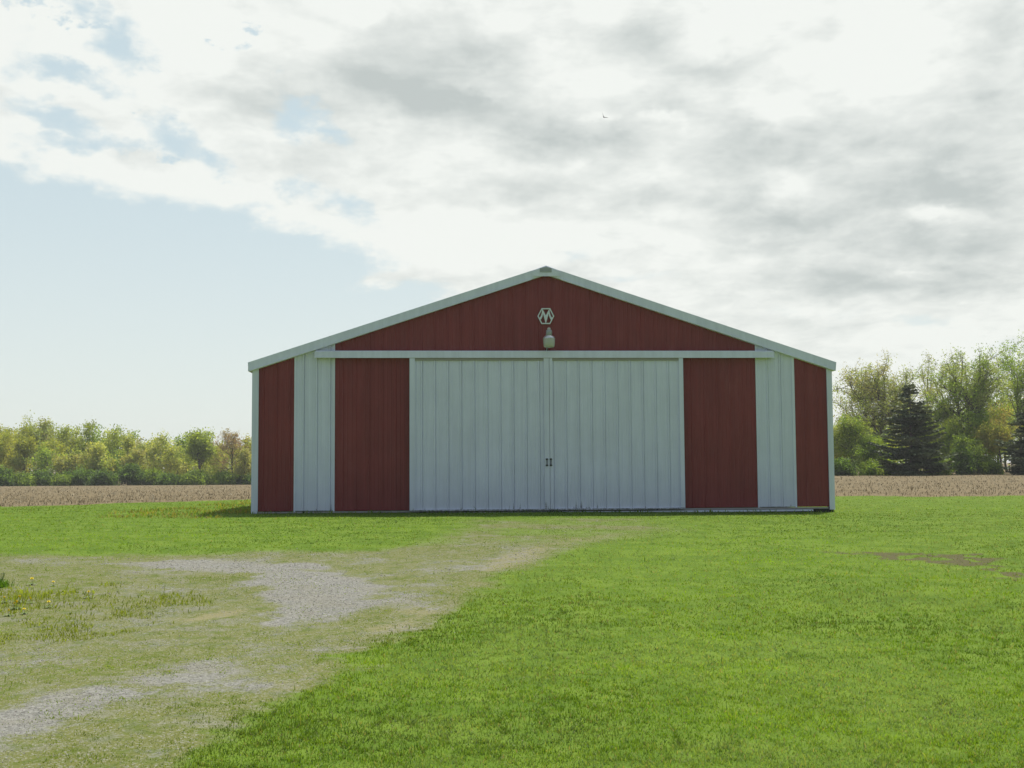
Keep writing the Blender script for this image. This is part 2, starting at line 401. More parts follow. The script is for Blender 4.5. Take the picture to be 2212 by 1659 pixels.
def mat_leafy(name, trans=0.45, rough=0.45, gloss=0.05):
    m_, t = new_mat(name)
    at = t.new('ShaderNodeAttribute', attribute_name='col')
    d = t.new('ShaderNodeBsdfDiffuse'); t.put(d.inputs[0], at.outputs['Color'])
    tr = t.new('ShaderNodeBsdfTranslucent'); t.put(tr.inputs[0], t.mix(1.0, at.outputs['Color'], (1.35, 1.3, 0.55), 'MULTIPLY'))
    mx_ = t.new('ShaderNodeMixShader'); mx_.inputs[0].default_value = trans
    t.t.links.new(d.outputs[0], mx_.inputs[1]); t.t.links.new(tr.outputs[0], mx_.inputs[2])
    g = t.new('ShaderNodeBsdfGlossy'); g.inputs['Roughness'].default_value = rough; g.inputs['Color'].default_value = (1, 1, 1, 1)
    m2 = t.new('ShaderNodeMixShader'); m2.inputs[0].default_value = gloss
    t.t.links.new(mx_.outputs[0], m2.inputs[1]); t.t.links.new(g.outputs[0], m2.inputs[2])
    finish(t, m2.outputs[0]); return m_
def mat_attr(name, rough=0.9):
    m_, t = new_mat(name); at = t.new('ShaderNodeAttribute', attribute_name='col')
    finish(t, principled(t, at.outputs['Color'], rough, 0.15)); return m_
def mat_bark(name, a, b):
    m_, t = new_mat(name); pos = t.new('ShaderNodeNewGeometry').outputs['Position']
    nz = t.noise(pos, 6.0, 4.0, 0.6)
    finish(t, principled(t, t.mix(nz, a, b), 0.9, 0.1, 0, nz, 0.5, 0.05)); return m_
def mat_paint(name, col, rough=0.42, streak=0.12, dirt=0.0, fade=None):
    m_, t = new_mat(name); pos = t.new('ShaderNodeNewGeometry').outputs['Position']
    X, Y, Z = t.sep(pos)
    st = t.noise(t.xyz(X * 9.0, Y * 9.0, Z * 0.35), 1.0, 5.0, 0.65)
    blo = t.noise(pos, 1.3, 4.0, 0.6)
    dk = tuple(c * (1 - 1.6 * streak) for c in col); lt = tuple(min(1, c * (1 + streak)) for c in col)
    c = t.mix(t.sstep(st * 0.6 + blo * 0.4, 0.33, 0.67), dk, lt)
    if fade is not None:
        fd = t.noise(t.xyz(X * 3.0, Y, Z * 0.8), 1.0, 6.0, 0.7)
        c = t.mix(t.sstep(fd, 0.5, 0.8) * 0.35, c, fade)
    if dirt > 0:
        sp = t.noise(t.xyz(X * 8.0, Y * 2.0, 3.0), 1.0, 3.0, 0.6); fine = t.noise(pos, 28.0, 4.0, 0.7)
        hgt = t.m('MAXIMUM', t.sstep(sp, 0.57, 0.74) * 0.42 - 0.03, 0.004)
        dm = t.sstep(Z - 0.075, hgt, hgt * 0.15) * t.sstep(fine, 0.3, 0.62)
        c = t.mix(dm * dirt, c, (0.09, 0.085, 0.07))
        # road film splashed up from the ground
        c = t.mix(t.sstep(Z, 0.65, 0.1) * 0.18 * t.sstep(st, 0.3, 0.7), c, (0.35, 0.33, 0.27))
        rs = t.noise(t.xyz(X * 22.0, 0.0, Z * 0.9), 1.0, 3.0, 0.6)
        c = t.mix(t.sstep(rs, 0.68, 0.82) * 0.25, c, (0.33, 0.25, 0.2))
    finish(t, principled(t, c, rough, 0.35, 0, st, 0.12, 0.01)); return m_
def mat_plain(name, col, rough=0.5, metal=0.0, var=0.15, scale=12.0):
    m_, t = new_mat(name); pos = t.new('ShaderNodeNewGeometry').outputs['Position']
    nz = t.noise(pos, scale, 4.0, 0.6)
    finish(t, principled(t, t.mix(nz, tuple(c * (1 - var) for c in col), tuple(min(1, c * (1 + var)) for c in col)), rough, 0.4, metal)); return m_
M = dict(
    ground=mat_ground(), grass=mat_leafy('grass_blades', 0.5, 0.6, 0.018), leaf=mat_leafy('leaves', 0.5, 0.6, 0.015), needle=mat_leafy('needles', 0.15, 0.5, 0.02),
    bark=mat_bark('bark', (0.07, 0.06, 0.05), (0.18, 0.155, 0.125)), stone=mat_attr('gravel_stones'), straw=mat_attr('straw', 0.8),
    red=mat_paint('red_steel', (0.228, 0.040, 0.039), 0.45, 0.09, 0.0, (0.27, 0.085, 0.08)), white=mat_paint('white_steel', (0.71, 0.725, 0.83), 0.4, 0.05, 0.85),
    trim=mat_paint('white_trim', (0.73, 0.745, 0.84), 0.38, 0.05), rustlip=mat_plain('weathered_lip', (0.36, 0.33, 0.30), 0.6),
    board=mat_plain('dark_splash_board', (0.045, 0.04, 0.034), 0.9, 0, 0.4, 6.0), grey=mat_plain('galvanised', (0.36, 0.37, 0.37), 0.45, 0.3),
    alu=mat_plain('spun_aluminium', (0.62, 0.62, 0.60), 0.3, 0.75, 0.06), lens=mat_plain('frosted_refractor', (0.50, 0.50, 0.44), 0.25, 0.0, 0.05),
    black=mat_plain('black_iron', (0.018, 0.018, 0.018), 0.5), silver=mat_plain('silver_emblem', (0.74, 0.76, 0.78), 0.4, 0.0, 0.06), plate=mat_plain('grey_nameplate', (0.40, 0.42, 0.42), 0.6),
    concrete=mat_plain('inside_dark', (0.05, 0.05, 0.05), 0.9),
)

# ------------------------------------------------------------------ ground sheet: lawn, gravel drive and stubble field share one seamless grid
gx = np.array(grow(14, 2500, 0.16, 1.13)); gx = np.concatenate([-gx[::-1], np.arange(-14, 14, 0.085)[1:], gx])
gy = np.array(grow(2.0, 30, 0.045, 1.0045) ); gy = np.concatenate([-np.array(grow(-2.0, 1500, 0.4, 1.25))[::-1][:-1], gy[1:], np.array(grow(gy[-1] + 0.14, 3500, 0.16, 1.035))])
GX, GY = np.meshgrid(gx, gy)
GZ = zg(GX, GY)
mD, mB, mF, mT, mS = masks(GX, GY)
Vg = np.stack([GX, GY, GZ], -1).reshape(-1, 3)
ny, nx = GX.shape
idx = np.arange(ny * nx).reshape(ny, nx)
Qg = np.stack([idx[:-1, :-1], idx[:-1, 1:], idx[1:, 1:], idx[1:, :-1]], -1).reshape(-1, 4)
A1 = np.stack([mD, mB, mF, np.ones_like(mD)], -1).reshape(-1, 4); A2 = np.stack([mT, mS, mT * 0, np.ones_like(mD)], -1).reshape(-1, 4)
fD = A1[Qg, 0].mean(1); fF = A1[Qg, 2].mean(1)
def sub(name, sel):
    q = Qg[sel]; u, inv_ = np.unique(q, return_inverse=True)
    o = np_mesh(name, Vg[u], inv_.reshape(-1, 4), None, M['ground'], None, {'mask': A1[u], 'mask2': A2[u]}, True)
    tag(o, kind='structure'); return o
isF = fF > 0.5; isD = (~isF) & (fD > 0.5)
sub('field', isF); sub('driveway', isD); sub('lawn', ~isF & ~isD)

# ------------------------------------------------------------------ mesh builder for the barn
class MB:
    def __init__(s): s.v = []; s.f = []
    def add(s, v, f):
        b = len(s.v); s.v += [tuple(p) for p in v]; s.f += [tuple(i + b for i in q) for q in f]; return s
    def box(s, x0, x1, y0, y1, z0, z1):
        return s.add([(x0, y0, z0), (x1, y0, z0), (x1, y1, z0), (x0, y1, z0), (x0, y0, z1), (x1, y0, z1), (x1, y1, z1), (x0, y1, z1)],
                     [(0, 3, 2, 1), (4, 5, 6, 7), (0, 1, 5, 4), (1, 2, 6, 5), (2, 3, 7, 6), (3, 0, 4, 7)])
    def prism(s, pts, y0, y1):
        """outline in x,z (counter-clockwise seen from the front) pushed from y0 (front) to y1"""
        n_ = len(pts)
        return s.add([(x, y0, z) for x, z in pts] + [(x, y1, z) for x, z in pts],
                     [tuple(range(n_)), tuple(range(2 * n_ - 1, n_ - 1, -1))] + [(i, i + n_, (i + 1) % n_ + n_, (i + 1) % n_) for i in range(n_)])
    def lathe(s, prof, c, k=28):
        n_ = len(prof); v = []; f = []
        for r, z in prof:
            for i in range(k):
                a = 2 * math.pi * i / k; v.append((c[0] + r * math.cos(a), c[1] + r * math.sin(a), c[2] + z))
        for j in range(n_ - 1):
            for i in range(k): f.append((j * k + i, j * k + (i + 1) % k, (j + 1) * k + (i + 1) % k, (j + 1) * k + i))
        f.append(tuple(range(k - 1, -1, -1))); f.append(tuple((n_ - 1) * k + i for i in range(k)))
        return s.add(v, f)
    def tube(s, pts, r, k=8):
        pts = np.array(pts, float)[None]; rr = np.full((1, pts.shape[1]), r)
        V, Qd = tubes(pts, rr, k); return s.add(V.tolist(), Qd.tolist())
    def build(s, name, mat, parent=None, smooth=False, bevel=0.0):
        me = bpy.data.meshes.new(name); me.from_pydata(s.v, [], s.f); me.update()
        if smooth: me.polygons.foreach_set('use_smooth', [True] * len(me.polygons))
        o = link_mesh(name, me, mat, parent)
        if bevel:
            b = o.modifiers.new('edge', 'BEVEL'); b.width = bevel; b.segments = 2; b.limit_method = 'ANGLE'
        return o
def tubes(pts, radii, S=5):
    n_, K, _ = pts.shape
    tan = np.gradient(pts, axis=1); tan /= np.linalg.norm(tan, axis=2, keepdims=True) + 1e-9
    ref = np.where(np.abs(tan[:, :1, 2:3]) > 0.8, np.array([[[1., 0, 0]]]), np.array([[[0., 0, 1.]]]))
    a = np.cross(tan, np.broadcast_to(ref, tan.shape)); a /= np.linalg.norm(a, axis=2, keepdims=True) + 1e-9
    b = np.cross(tan, a)
    th = np.arange(S) * 2 * math.pi / S
    V = pts[:, :, None, :] + radii[:, :, None, None] * (np.cos(th)[None, None, :, None] * a[:, :, None, :] + np.sin(th)[None, None, :, None] * b[:, :, None, :])
    id_ = np.arange(n_ * K * S).reshape(n_, K, S)
    nxt = np.roll(id_, -1, axis=2)
    Qd = np.stack([id_[:, :-1], nxt[:, :-1], nxt[:, 1:], id_[:, 1:]], -1).reshape(-1, 4)
    return V.reshape(-1, 3), Qd

# ------------------------------------------------------------------ the barn
def bp(dx, dy, Y=BARN_Y):
    """measured coordinates -> x,z on the barn's front (the barn is turned by YAW about its front middle)"""
    d = ray(dx * KD, dy * KD)
    ox, oy = BARN_X - (Y - BARN_Y) * SY, BARN_Y + (Y - BARN_Y) * CY
    k = (ox * SY - oy * CY) / (d.x * SY - d.y * CY)
    t = (k * d.x - ox) * CY + (k * d.y - oy) * SY
    return BARN_X + t, CAMZ + d.z * k
def bX(dx, dy=950, Y=BARN_Y): return bp(dx, dy, Y)[0]
def bZ(dy, dx=1178, Y=BARN_Y): return bp(dx, dy, Y)[1]
XL, XR = bX(544), bX(1799.5)
XC = .5 * (XL + XR)
Z0 = bZ(1099.5)                                        # bottom of the steel
ZE = 0.5 * (bp(538, 797)[1] + bp(1804, 796)[1])   # lower edge of the rake trim at its ends
ZP = bp(1178, 576)[1]
SL = 0.5 * ((ZP - bp(534, 786)[1]) / (XC - bp(534, 786)[0]) + (ZP - bp(1807, 783)[1]) / (bp(1807, 783)[0] - XC))
def roofz(x): return ZP - SL * abs(x - XC)       # top line of the rake
def walltop(x): return roofz(x) - 0.16
barn = empty('barn', (0, 0, 0))
tag(barn, 'red and white steel pole barn with closed white double sliding doors and low gable roof', 'barn')
DEP = 18.3
PITCH_R = 0.305
def profile(t0, t1, ph, H_=.014, G_=.004):
    pts = [(t0, 0.0), (t1, 0.0)]
    k0 = math.floor((t0 - ph) / PITCH_R) - 1; k1 = math.ceil((t1 - ph) / PITCH_R) + 1
    for k in range(k0, k1 + 1):
        r = ph + k * PITCH_R
        for o_, d in ((-.028, 0), (-.012, H_), (.012, H_), (.020, .0), (.023, -G_), (.030, -G_), (.033, .0)): pts.append((r + o_, d))
        for mth in (1 / 3, 2 / 3):
            c = r + mth * PITCH_R
            for o_, d in ((-.016, 0), (-.006, .004), (.006, .004), (.016, 0)): pts.append((c + o_, d))
    return sorted(p for p in pts if t0 - 1e-6 <= p[0] <= t1 + 1e-6)
def ribwall(name, x0, x1, zb, zt, Y, ph, mat, parent, peak=None):
    pr = profile(x0, x1, ph, *((.022, .015) if mat is M['white'] else (.013, .002)))
    if peak is not None and x0 < peak < x1: pr = sorted(pr + [(peak, 0.0)])
    b = MB(); n_ = len(pr)
    v = [(x, Y - d, zb) for x, d in pr] + [(x, Y - d, zt(x)) for x, d in pr]
    b.add(v, [(i, i + 1, n_ + i + 1, n_ + i) for i in range(n_ - 1)])
    # back skin gives the sheet a thickness
    v2 = [(x0, Y + 0.03, zb), (x1, Y + 0.03, zb), (x1, Y + 0.03, zt(x1)), (x0, Y + 0.03, zt(x0))]
    b.add(v2, [(3, 2, 1, 0)])
    return b.build(name, mat, parent)
ph0 = bX(911)                                     # a rib of the left door, used as the phase everywhere
s1a, s1b = bX(637), bX(721.5)
s2a, s2b = bX(1636), bX(1716.5)
cl, cr = bX(558), bX(1788)
ZR0, ZR1 = bZ(773.5), bZ(760.5)                   # door track
for a, b_ in ((cl - .02, s1a), (s2b, cr + .02)):
    o = ribwall('wall_panel', a, b_, Z0, walltop, BARN_Y, ph0, M['red'], barn); o['label'] = 'red ribbed steel wall panel'
for a, b_ in ((s1a, s1b), (s2a, s2b)):
    o = ribwall('wall_panel', a + .002, b_ - .002, Z0, walltop, BARN_Y - .003, ph0, M['white'], barn); o['label'] = 'white ribbed steel wall strip'
o = ribwall('wall_panel', s1b, s2a, Z0, walltop, BARN_Y, ph0, M['red'], barn, XC); o['label'] = 'wide red ribbed steel panel with gable'
# thin white edge trim where the colours change
for x in (s1a, s1b, s2a, s2b): MB().box(x - .018, x + .018, BARN_Y - .026, BARN_Y + .01, Z0 - .01, walltop(x) + .03).build('edge_trim', M['trim'], barn)
# corner posts trim
for x0_, x1_, sgn in ((XL, cl, 1), (cr, XR, -1)):
    c = MB().box(x0_, x1_, BARN_Y - .035, BARN_Y + .14, Z0 - .07, walltop(x0_ if sgn > 0 else x1_) + .02)
    e = (x1_ - .028, x1_ + .004) if sgn > 0 else (x0_ - .004, x0_ + .028)
    c.box(e[0], e[1], BARN_Y - .048, BARN_Y - .036, Z0 - .02, walltop(x0_) - .02)
    mid = 0.5 * (x0_ + x1_)
    c.box(mid - .012, mid + .012, BARN_Y - .041, BARN_Y - .0351, Z0 - .06, walltop(x0_) - .02)
    c.build('corner_trim', M['trim'], barn)
# side and rear walls
def sidewall(X, sgn):
    pr = profile(BARN_Y + .12, BARN_Y + DEP, BARN_Y); b = MB(); n_ = len(pr); zt = walltop(X) + .02
    v = [(X - sgn * (.0 + .001) + sgn * d, t_, Z0) for t_, d in pr] + [(X + sgn * d, t_, zt) for t_, d in pr]
    b.add(v, [(i, i + 1, n_ + i + 1, n_ + i) if sgn > 0 else (i + 1, i, n_ + i, n_ + i + 1) for i in range(n_ - 1)])
    b.build('side_wall', M['red'], barn)
sidewall(XL + .03, -1); sidewall(XR - .03, 1)
MB().prism([(XL, Z0), (XR, Z0), (XR, walltop(XR)), (XC, walltop(XC)), (XL, walltop(XL))], BARN_Y + DEP, BARN_Y + DEP + .05).build('rear_wall', M['red'], barn)
# roof slabs
YF = BARN_Y - .10
OV = .5 * (XL - bp(535, 786, YF)[0] + bp(1806.5, 784, YF)[0] - XR); XM = .5 * (XL + XR)
print('BARN', XL, XR, XC, XM, OV, SL, ZP, ZE, Z0, bp(534, 786)[1], bp(1807, 783)[1])
rf = MB(); ye, y0r = BARN_Y + DEP + .25, BARN_Y - .10
for s in (-1, 1):
    xe = XC + s * ((XR - XL) / 2 + OV)
    for k in range(int(DEP / PITCH_R)):
        pass
    pts = [(XC, ZP - .012), (xe, roofz(xe) - .012), (xe, roofz(xe) - .075), (XC, ZP - .075)]
    if s > 0: pts = pts[::-1]
    rf.prism(pts, y0r + .035, ye)
rf.build('roof', M['trim'], barn)
MB().prism([(XC - .22, ZP - SL * .22 + .004), (XC + .22, ZP - SL * .22 + .004), (XC, ZP + .012)], y0r + .01, ye).build('ridge_cap', M['trim'], barn)
# rake fascia, built from lapped lengths, with a return lip at its lower edge
TW = .205
for s in (-1, 1):
    fa = MB(); xe = XC + s * ((XR - XL) / 2 + OV); cuts = [0.0, .30, .62, 1.0]; x_st = XC
    for i in range(3):
        xa = XC + (xe - XC) * cuts[i]; xb = XC + (xe - XC) * cuts[i + 1]
        if i > 0: xa -= s * .05
        yo = y0r - .004 * (i % 2)
        nxp = SL * TW * 0.9 * s * (-1 if i == 2 else 0)
        pts = [(xa, roofz(xa)), (xb, roofz(xb)), (xb + nxp * .35, roofz(xb) - TW - (0.0)), (xa, roofz(xa) - TW)]
        if s > 0: pts = pts[::-1]
        fa.prism(pts, yo, y0r + .03)
    fa.build('rake_trim', M['trim'], barn)
    lp = MB(); xa, xb = XC + s * .35, xe - s * .06
    pts = [(xa, roofz(xa) - TW + .028), (xb, roofz(xb) - TW + .028), (xb, roofz(xb) - TW - .012), (xa, roofz(xa) - TW - .012)]
    if s > 0: pts = pts[::-1]
    lp.prism(pts, y0r - .016, y0r + .045); lp.build('trim_lip', M['trim'], barn)
    # soffit between the rake and the wall, and eave trim at the ends
    so = MB(); pts = [(XC, ZP - TW - .004), (xe - s * .05, roofz(xe) - TW - .004), (xe - s * .05, roofz(xe) - TW + .012), (XC, ZP - TW + .012)]
    if s < 0: pts = pts[::-1]
    so.prism(pts[::-1] if s > 0 else pts[::-1], y0r + .046, BARN_Y + .02); so.build('soffit', M['trim'], barn)
    MB().box(min(xe, xe - s * .03), max(xe, xe - s * .03), BARN_Y - .05, ye, roofz(xe) - .2, roofz(xe) - .03).build('eave_trim', M['trim'], barn)
# peak plate and the small grey nameplate in it, bars standing in for unreadable lettering
hw = XC - bp(1149, 598)[0]
zb_ = bp(1178, 598.5)[1]
MB().prism([(XC - hw, zb_), (XC + hw, zb_), (XC + hw * .99, roofz(XC + hw) - .02), (XC, ZP - .006), (XC - hw * .99, roofz(XC + hw) - .02)], y0r - .022, y0r - .0165).build('peak_plate', M['trim'], barn)
vp = empty('nameplate', (0, 0, 0)); vp.parent = barn; vp['label'] = 'small grey nameplate with faint lettering bars at the gable peak'
vx0, vx1, vz0, vz1 = bX(1165, 585), bX(1190.5, 585), bZ(590), bZ(579.5)
MB().prism([(vx0, vz0), (vx1, vz0), (vx1, vz1 - .02), (XC, vz1 + .012), (vx0, vz1 - .02)], y0r - .030, y0r - .0225).build('nameplate_back', M['plate'], vp)
lv = MB(); nlv = 9
for i in range(nlv):
    xx = vx0 + (vx1 - vx0) * (i + .5) / nlv; hh = .012 + .02 * ((i * 7) % 5) / 5
    lv.box(xx - .006, xx + .007, y0r - .034, y0r - .0302, vz0 + .02, vz1 - .02 - hh)
lv.build('lettering_bar', M['grey'], vp)
# door track
tr = MB(); tx0, tx1 = bX(681, 769), bX(1668, 766)
tr.box(tx0, bX(1150, 767) + .03, BARN_Y - .17, BARN_Y - .025, ZR0, ZR1)
tr.box(bX(1150, 767), tx1, BARN_Y - .168, BARN_Y - .025, ZR0 + .001, ZR1 - .003)
tr.box(tx0 + .02, tx1 - .02, BARN_Y - .15, BARN_Y - .0255, ZR1 - .004, ZR1 + .018)
tr.box(tx0 - .005, tx1 + .005, BARN_Y - .179, BARN_Y - .171, ZR0 - .012, ZR0 + .03)
tr.build('door_track', M['trim'], barn, bevel=.004)
# sliding doors
DT = ZR0 - .015; DB = bZ(1101.5)
def door(xa, xb, wl_, wr_, ph, label):
    d = empty('sliding_door', (0, 0, 0)); d.parent = barn; d['label'] = label
    yf = BARN_Y - .145
    ribwall('door_panel', xa + wl_ - .01, xb - wr_ + .01, DB + .02, lambda x: DT - .02, yf + .03, ph, M['white'], d)
    fr = MB()
    fr.box(xa, xa + wl_, yf - .018, yf + .05, DB, DT)
    fr.box(xb - wr_, xb, yf - .018, yf + .05, DB, DT)
    fr.box(xa + wl_, xb - wr_, yf - .016, yf + .05, DB, DB + .035)
    fr.build('door_frame', M['white'], d)
    tl = MB().box(xa + wl_, xb - wr_, yf - .004, yf + .05, DT - .055, DT + .0); tl.build('top_girt', M['rustlip'], d)
    return d
XS = bX(1186.2)
dl = door(bX(885), XS - .004, .125, .125, ph0, 'white ribbed sliding door leaf left of the middle seam')
dr = door(XS + .004, bX(1475), .068, .10, ph0 + .02, 'white ribbed sliding door leaf right of the middle seam')
def handle(x, zc, parent):
    h = MB(); L = bZ(990.5) - bZ(1007); y = BARN_Y - .145 - .018
    h.tube([(x, y - .028, zc - L * .30), (x, y - .036, zc), (x, y - .028, zc + L * .30)], .010, 8)
    for s in (-1, 1):
        zt = zc + s * L * .5; zi = zc + s * L * .27
        pts = [(x - .032, zt - s * .012), (x - .018, zt), (x + .018, zt), (x + .032, zt - s * .012), (x + .011, zi), (x - .011, zi)]
        if s > 0: pts = pts[::-1]
        h.prism(pts, y - .016, y - .001)
        h.tube([(x, y - .004, zi + s * .012), (x, y - .03, zi + s * .006)], .011, 8)
    h.build('handle', M['black'], parent)
handle(bX(1180, 998), bZ(998.6), dl); handle(bX(1188.6, 998), bZ(998.6), dr)
# base: dark splash board, grey drip edge, lower guide rail
MB().box(XL + .03, XR - .03, BARN_Y - .012, BARN_Y + .03, -.25, Z0 - .012).build('splash_board', M['board'], barn)
de = MB()
rr = random.Random(3); x = XL + .16
while x < XR - .25:
    w_ = rr.uniform(.8, 1.9); x1_ = min(x + w_, XR - .16)
    de.box(x, x1_ - rr.choice((.0, .0, .05)), BARN_Y - .03, BARN_Y - .0125, Z0 - .045 - rr.uniform(0, .006), Z0 - .012); x = x1_
de.build('drip_edge', M['rustlip'], barn)
MB().box(bX(740), bX(1186), BARN_Y - .10, BARN_Y - .05, DB - .075, DB - .035).box(bX(1187), bX(1754, 1100), BARN_Y - .10, BARN_Y - .05, DB - .078, DB - .036).build('guide_rail', M['trim'], barn)
MB().box(XS - .02, XS + .02, BARN_Y - .17, BARN_Y - .10, DB - .10, DB - .01).build('floor_catch', M['black'], barn)
# emblem: hexagon with a letter M
def ep(cx_, cy_): return bp((1330 + cx_ / 6.91) * .8534, (670 + cy_ / 6.91) * .8534)
em = empty('emblem', (0, 0, 0)); em.parent = barn; em['label'] = 'silver hexagonal emblem with letter M under the gable peak'
outer = [(280, 765), (207, 902), (278, 1042), (430, 1042), (500, 903), (430, 765)]
cxm, cym = 354, 903
inner = [(cxm + (x - cxm) * .86, cym + (y - cym) * .86) for x, y in outer]
ring = MB()
for i in range(6):
    a, b_, c_, d_ = outer[i], outer[(i + 1) % 6], inner[(i + 1) % 6], inner[i]
    ring.prism([ep(*a), ep(*b_), ep(*c_), ep(*d_)], BARN_Y - .055, BARN_Y - .02)
ring.build('hexagon_ring', M['silver'], em)
lm = MB()
def mirr(p): return [(2 * cxm - x, y) for x, y in p]
legL = [(290, 792), (284, 850), (266, 905), (243, 932), (262, 968), (276, 950), (296, 905), (306, 850)]
arm = [(286, 784), (349, 1022), (354, 1022), (354, 892), (306, 796)]
for p in (legL, arm): lm.prism([ep(*q) for q in p], BARN_Y - .05, BARN_Y - .02); lm.prism([ep(*q) for q in mirr(p)[::-1]], BARN_Y - .05, BARN_Y - .02)
lm.build('letter', M['silver'], em)
# dusk-to-dawn lamp on its arm
lamp = empty('barn_lamp', (0, 0, 0)); lamp.parent = barn; lamp['label'] = 'unlit silver yard lamp above the door track'
LY = BARN_Y - .42
def lp_(cx_, cy_): return bp((1330 + cx_ / 6.91) * .8534, (670 + cy_ / 6.91) * .8534, LY)
lx = lp_(413, 1300)[0]
def lz(cy_): return lp_(413, cy_)[1]
lw = (lp_(522, 1295)[0] - lp_(305, 1295)[0]) / 2
MB().lathe([(.001, lz(1098)), (.028, lz(1102)), (.040, lz(1118)), (.040, lz(1142))], (lx, LY, 0)).build('photocell', M['lens'], lamp, True)
MB().lathe([(.062, lz(1142)), (.068, lz(1150)), (.073, lz(1238)), (.060, lz(1245))], (lx, LY, 0)).build('ballast_housing', M['grey'], lamp, True)
MB().lathe([(.070, lz(1236)), (lw * .78, lz(1250)), (lw * .95, lz(1278)), (lw, lz(1297)), (lw * .97, lz(1304))], (lx, LY, 0)).build('reflector', M['alu'], lamp, True)
MB().lathe([(lw * .95, lz(1300)), (lw * .955, lz(1312)), (lw * .93, lz(1370)), (lw * .86, lz(1432)), (lw * .74, lz(1444)), (lw * .35, lz(1450))], (lx, LY, 0)).build('refractor_bowl', M['lens'], lamp, True)
ax_ = bX(1180.4, 750)
za = bZ(757)
MB().tube([(ax_, BARN_Y - .02, za), (ax_, BARN_Y - .10, za + .02), (ax_, BARN_Y - .16, za + .16), (ax_ + .01, BARN_Y - .17, za + .30), (lx - .01, BARN_Y - .24, lz(1195)), (lx, LY + .05, lz(1195))], .014, 10).tube([(ax_, BARN_Y - .0, za), (ax_, BARN_Y - .04, za)], .05, 12).build('arm', M['grey'], lamp, True)

barn.location = (BARN_X, BARN_Y, 0); barn.rotation_euler = (0, 0, YAW)
for ch in barn.children: ch.matrix_parent_inverse = Matrix.Translation((-BARN_X, -BARN_Y, 0))

# ------------------------------------------------------------------ trees
def bez(p0, p1, p2, K):
    t = np.linspace(0, 1, K)[None, :, None]
    return (1 - t) ** 2 * p0[:, None] + 2 * t * (1 - t) * p1[:, None] + t ** 2 * p2[:, None]
def unit(rng, n_):
    v = rng.normal(size=(n_, 3)); return v / np.linalg.norm(v, axis=1, keepdims=True)
def leaf_quads(rng, C, size, cols, flat=0.0, elong=1.0, axis=None):
    n_ = len(C)
    a = unit(rng, n_) if axis is None else axis + 0.35 * unit(rng, n_)
    a /= np.linalg.norm(a, axis=1, keepdims=True)
    b = np.cross(a, unit(rng, n_)); b /= np.linalg.norm(b, axis=1, keepdims=True) + 1e-9
    s = size * rng.uniform(.6, 1.4, (n_, 1))
    V = np.stack([C - a * s * elong, C - b * s * .55, C + a * s * elong, C + b * s * .55], 1).reshape(-1, 3)
    Qd = np.arange(n_ * 4).reshape(-1, 4)
    return V, Qd, np.repeat(cols, 4, axis=0)
LEAFK = 2.0
def colmix(rng, n_, pal, clump, jitter=.15):
    """per leaf colour from a palette of two or three colours, picked by clump"""
    pal = np.array(pal); k = (clump * len(pal)).astype(int) % len(pal)
    c = pal[k] * rng.uniform(1 - jitter, 1 + jitter, (n_, 1)) * LEAFK * (0.88 + 0.24 * ((clump * 7.3) % 1.0))[:, None]
    return np.concatenate([c, np.ones((n_, 1))], 1)
